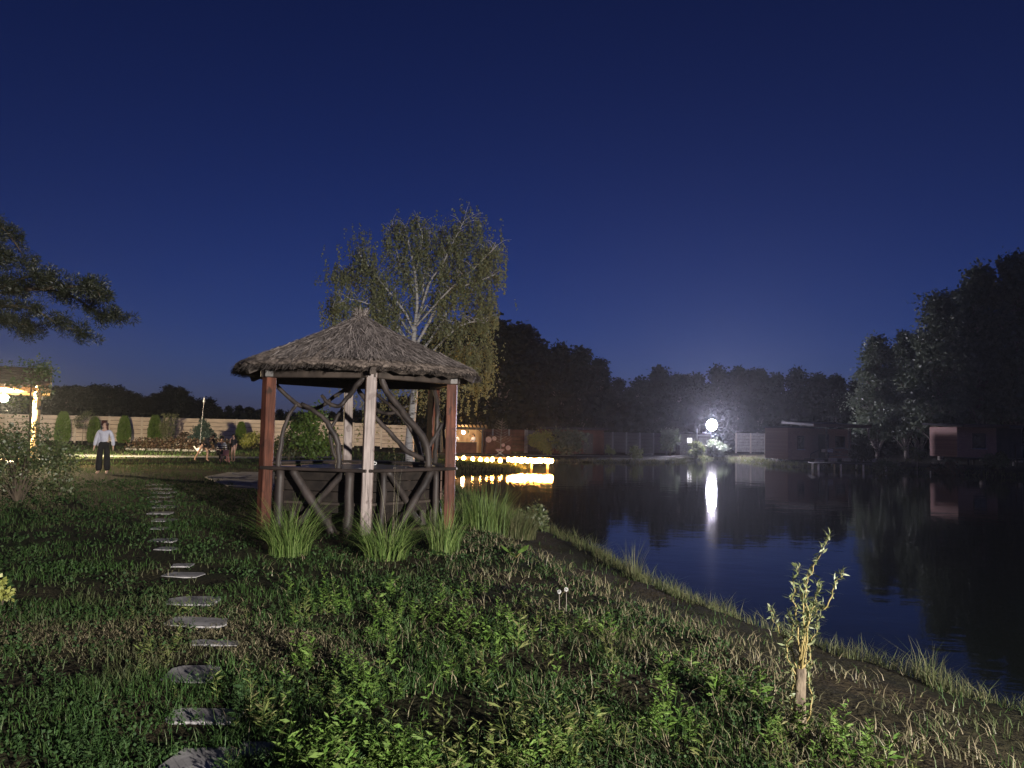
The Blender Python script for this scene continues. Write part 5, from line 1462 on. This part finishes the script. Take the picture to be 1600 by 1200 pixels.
# ------------------------------------------------------------------ brick cabins on the right
def cabin(name, label, p, rz, two=True):
    t = thing(name, label, 'cabin', p, rz)
    return t
cp = gp(1288, 60)
cz = cp.z
c1 = thing('brick_cabin', 'low red brick cabin with flat roof and open porch right of the floodlight', 'cabin', (cp.x, cp.y, cz), R(8))
def win(t, x, z, w_, h_, y=-.02, lab=None):
    f_ = MB().box((x, y, z), (w_ + .14, .08, h_ + .14), None, .01).build('window', 'dark_wood', t)
    MB().box((x, y - .03, z), (w_, .04, h_)).build('pane', 'glass_dark', f_)
    MB().box((x, y - .055, z), (.04, .03, h_)).build('glazing_bar', 'dark_wood', f_)
    MB().box((x, y - .06, z - h_ / 2 - .1), (w_ + .24, .14, .05)).build('sill', 'grey_metal', f_)
MB().box((-2.15, 1.9, 1.25), (1.85, 3.8, 2.5)).build('wall', 'brick_red', c1)
MB().box((1.35, 2.6, 1.25), (3.6, 2.4, 2.5)).build('wall', 'brick_red', c1)
MB().box((-.85, 2.9, 1.25), (.74, 1.8, 2.5)).build('wall', 'dark_wood', c1)
MB().box((-2.1, 1.8, 2.56), (2.3, 4.4, .12)).build('roof', 'dark_roof', c1)
MB().box((.95, 1.5, 2.86), (4.9, 5.0, .16), Matrix.Rotation(R(3), 3, 'X')).build('roof', 'dark_roof', c1)
MB().box((.95, -1.02, 2.72), (4.9, .06, .26)).build('fascia', 'brown_roof', c1)
for x in (-.35, 1.55, 3.2): MB().box((x, -.9, 1.28), (.12, .12, 2.6)).build('porch_post', 'pale_bark', c1)
win(c1, -2.0, 1.35, .4, .9); win(c1, 2.2, 1.45, .7, .8, 1.38)
d_ = MB().box((.75, 1.37, 1.05), (.85, .07, 2.0)).build('door', 'dark_wood', c1); MB().lathe([(0, 0), (.03, .01), (.03, .05), (0, .06)], 8, (1.05, 1.32, 1.05)).build('handle', 'grey_metal', d_)
MB().box((.9, -.2, .06), (5.2, 3.0, .14)).build('porch_floor', 'bark_log', c1)
for x0, x1 in ((-.35, 1.55), (1.55, 3.2)):
    for q in (.4, .95): MB().box(((x0 + x1) / 2, -.9, q), (x1 - x0, .06, .06)).build('rail', 'pale_bark', c1)
    MB().beam((x0, -.9, .42), (x1, -.9, .92), .05, .05).build('rail', 'pale_bark', c1); MB().beam((x0, -.88, .92), (x1, -.88, .42), .05, .05).build('rail', 'pale_bark', c1)
MB().tube([(-1.6, -.8, .05), (-1.6, -.8, .5), (-.5, -.9, 1.0)], .03, 6).build('step_rail', 'dark_wood', c1)
for i in range(5): 
    o = MB().slab(stone_poly(.7, .4), 0, .3, .2).build('rock', 'pale_stone'); q = c1.matrix_basis @ Vector((-1.7 + i * 1.1, -2.2, 0)); o.location = (q.x, q.y, gz(q.x, q.y) - .05)
    tag(o, '%s pale rock from the left along the water side of the first cabin' % ORD[i], 'rock', 'rocks before the first cabin')
dk = gp(1325, 53.5)
t = thing('deck', 'low plank deck on pale piles over the water before the first cabin', 'deck', (dk.x, dk.y, 0), R(-6))
for i in range(12): MB().box((-2.3 + i * .42, 0, -.12), (.4, 1.6, .05), None, .006).build('board', 'bark_log', t)
for i in range(4):
    for y in (-.7, .7): MB().tube([(-2.2 + i * 1.5, y, -1.6), (-2.2 + i * 1.5, y, -.14)], .06, 8).build('pile', 'white_paint', t)
ca = thing('porch_table', 'small table with pale cloth on the porch of the first cabin', 'table', c1.matrix_basis @ Vector((.3, .1, .13)))
MB().lathe([(0, .74), (.42, .74), (.44, .70), (.42, .5), (.40, .5)], 16).build('tablecloth', 'white_cloth', ca, True)
MB().tube([(0, 0, 0), (0, 0, .73)], .05, 8).build('leg', 'dark_wood', ca)

c2p = gp(1527, 55)
c2 = thing('brick_cabin', 'dim brick cabin on stilts at the right edge of the pond', 'cabin', (c2p.x, c2p.y, c2p.z + .3), R(4))
MB().box((0, 1.6, 1.35), (3.0, 3.2, 2.2)).build('wall', 'brick_red', c2)
MB().box((2.9, 2.2, 1.35), (2.9, 2.0, 2.2)).build('wall', 'dark_wood', c2)
MB().box((1.5, 1.3, 2.6), (6.6, 4.6, .16), Matrix.Rotation(R(2), 3, 'X')).build('roof', 'dark_roof', c2)
MB().box((.0, -1.0, 2.5), (3.4, .06, .2)).build('fascia', 'brown_roof', c2)
win(c2, .15, 1.45, .85, .95)
MB().box((.6, -.5, .2), (5.2, 2.6, .12)).build('deck', 'bark_log', c2)
for x in (-1.8, 0, 1.8, 3.1):
    for y in (-1.6, .4): MB().tube([(x, y, -1.4), (x, y, .16)], .07, 8).build('pile', 'bark_log', c2)
for x in (1.7, 3.1): MB().box((x, -1.65, .75), (.1, .1, 1.05)).build('rail_post', 'dark_wood', c2)
MB().box((2.4, -1.65, 1.22), (1.5, .08, .07)).build('rail', 'dark_wood', c2)
bush('cabin_shrub', 'pale grey green shrub between the two cabins at the water', 'shrub', gp(1388, 50.5), 18, 1.05, 2.0, 1800, .16, 'shrub_leaf')
bush('cabin_shrub', 'dark shrub at the right corner of the first cabin', 'shrub', gp(1345, 56), 16, 1.2, 2.0, 1600, .17, 'far_leaf')
bush('cabin_shrub', 'brownish shrub at the left corner of the second cabin', 'shrub', gp(1482, 49.5), 16, .95, 1.4, 1300, .14, 'red_leaf')
bush('cabin_shrub', 'pale shrub at the right corner of the second cabin', 'shrub', gp(1556, 50), 12, .8, 1.2, 900, .14, 'shrub_leaf')
p = gp(1218, 64)
plant_tree(tree_meshes(91, 2.6, .9, 2200, .14, 'spruce_needle', True, 'tree_bark'), 'young_spruce', 'young dark spruce at the left corner of the first cabin', p, 1, .95, 0, None, 'spruce')
p = gp(1433, 49.8)
t = thing('young_tree', 'slim young tree on a pale stake between the cabins', 'tree', p)
MB().tube([(0, 0, -.2), (.02, 0, 1.3), (.06, 0, 2.4)], [.03, .025, .015], 6).build('trunk', 'pale_bark', t)
MB().tube([(-.08, 0, -.2), (-.08, 0, .7)], .03, 6).build('stake', 'white_paint', t)
cs = [(random.gauss(.05, .3), random.gauss(0, .3), random.uniform(1.6, 2.6)) for _ in range(12)]
V, Q = clumps(np.array(cs), np.full(12, .2), 500, .12); quads_obj('crown', V, Q, 'shrub_leaf', t)
o = MB().tube([(0, 0, -.1), (0, 0, .62), (0, 0, .7)], [.04, .04, .01], 8).build('marker_post', 'white_paint'); o.location = gp(1454, 50.2)
tag(o, 'short white marker post on the bank between the cabins', 'post')

# ------------------------------------------------------------------ pole of the yard floodlight behind the camera
lz = gz(LAMP.x, LAMP.y)
aimq = flood_o.rotation_euler.to_matrix()
back = aimq @ Vector((0, 0, 1))
t = thing('yard_floodlight', 'yard floodlight on a tall pole behind the viewer', 'floodlight', (LAMP.x + back.x * .35, LAMP.y + back.y * .35, lz))
MB().tube([(0, 0, -.2), (0, 0, LAMP.z - lz + .15)], [.08, .06], 10).build('pole', 'grey_metal', t)
hd = MB().box((-back.x * .2, -back.y * .2, LAMP.z - lz), (.5, .4, .14), aimq, .02).build('lamp_head', 'black_metal', t)

# ------------------------------------------------------------------ thin haze added to give the lamps a bloom
hm = bpy.data.materials.new('bloom_haze'); hm.use_nodes = True
hn = hm.node_tree; hn.nodes.remove(hn.nodes['Principled BSDF'])
pv = hn.nodes.new('ShaderNodeVolumePrincipled')
pv.inputs['Color'].default_value = (.85, .9, 1, 1)
pv.inputs['Density'].default_value = HAZE
pv.inputs['Anisotropy'].default_value = .7
hn.links.new(pv.outputs[0], hn.nodes['Material Output'].inputs['Volume'])
MATS['bloom_haze'] = hm
hz = MB().box((0, 320, 12), (1120, 900, 30)).build('haze', 'bloom_haze')
tag(hz, 'thin haze added for the glow round the lamps', 'haze', kind='stuff')
sc.cycles.volume_bounces = 0
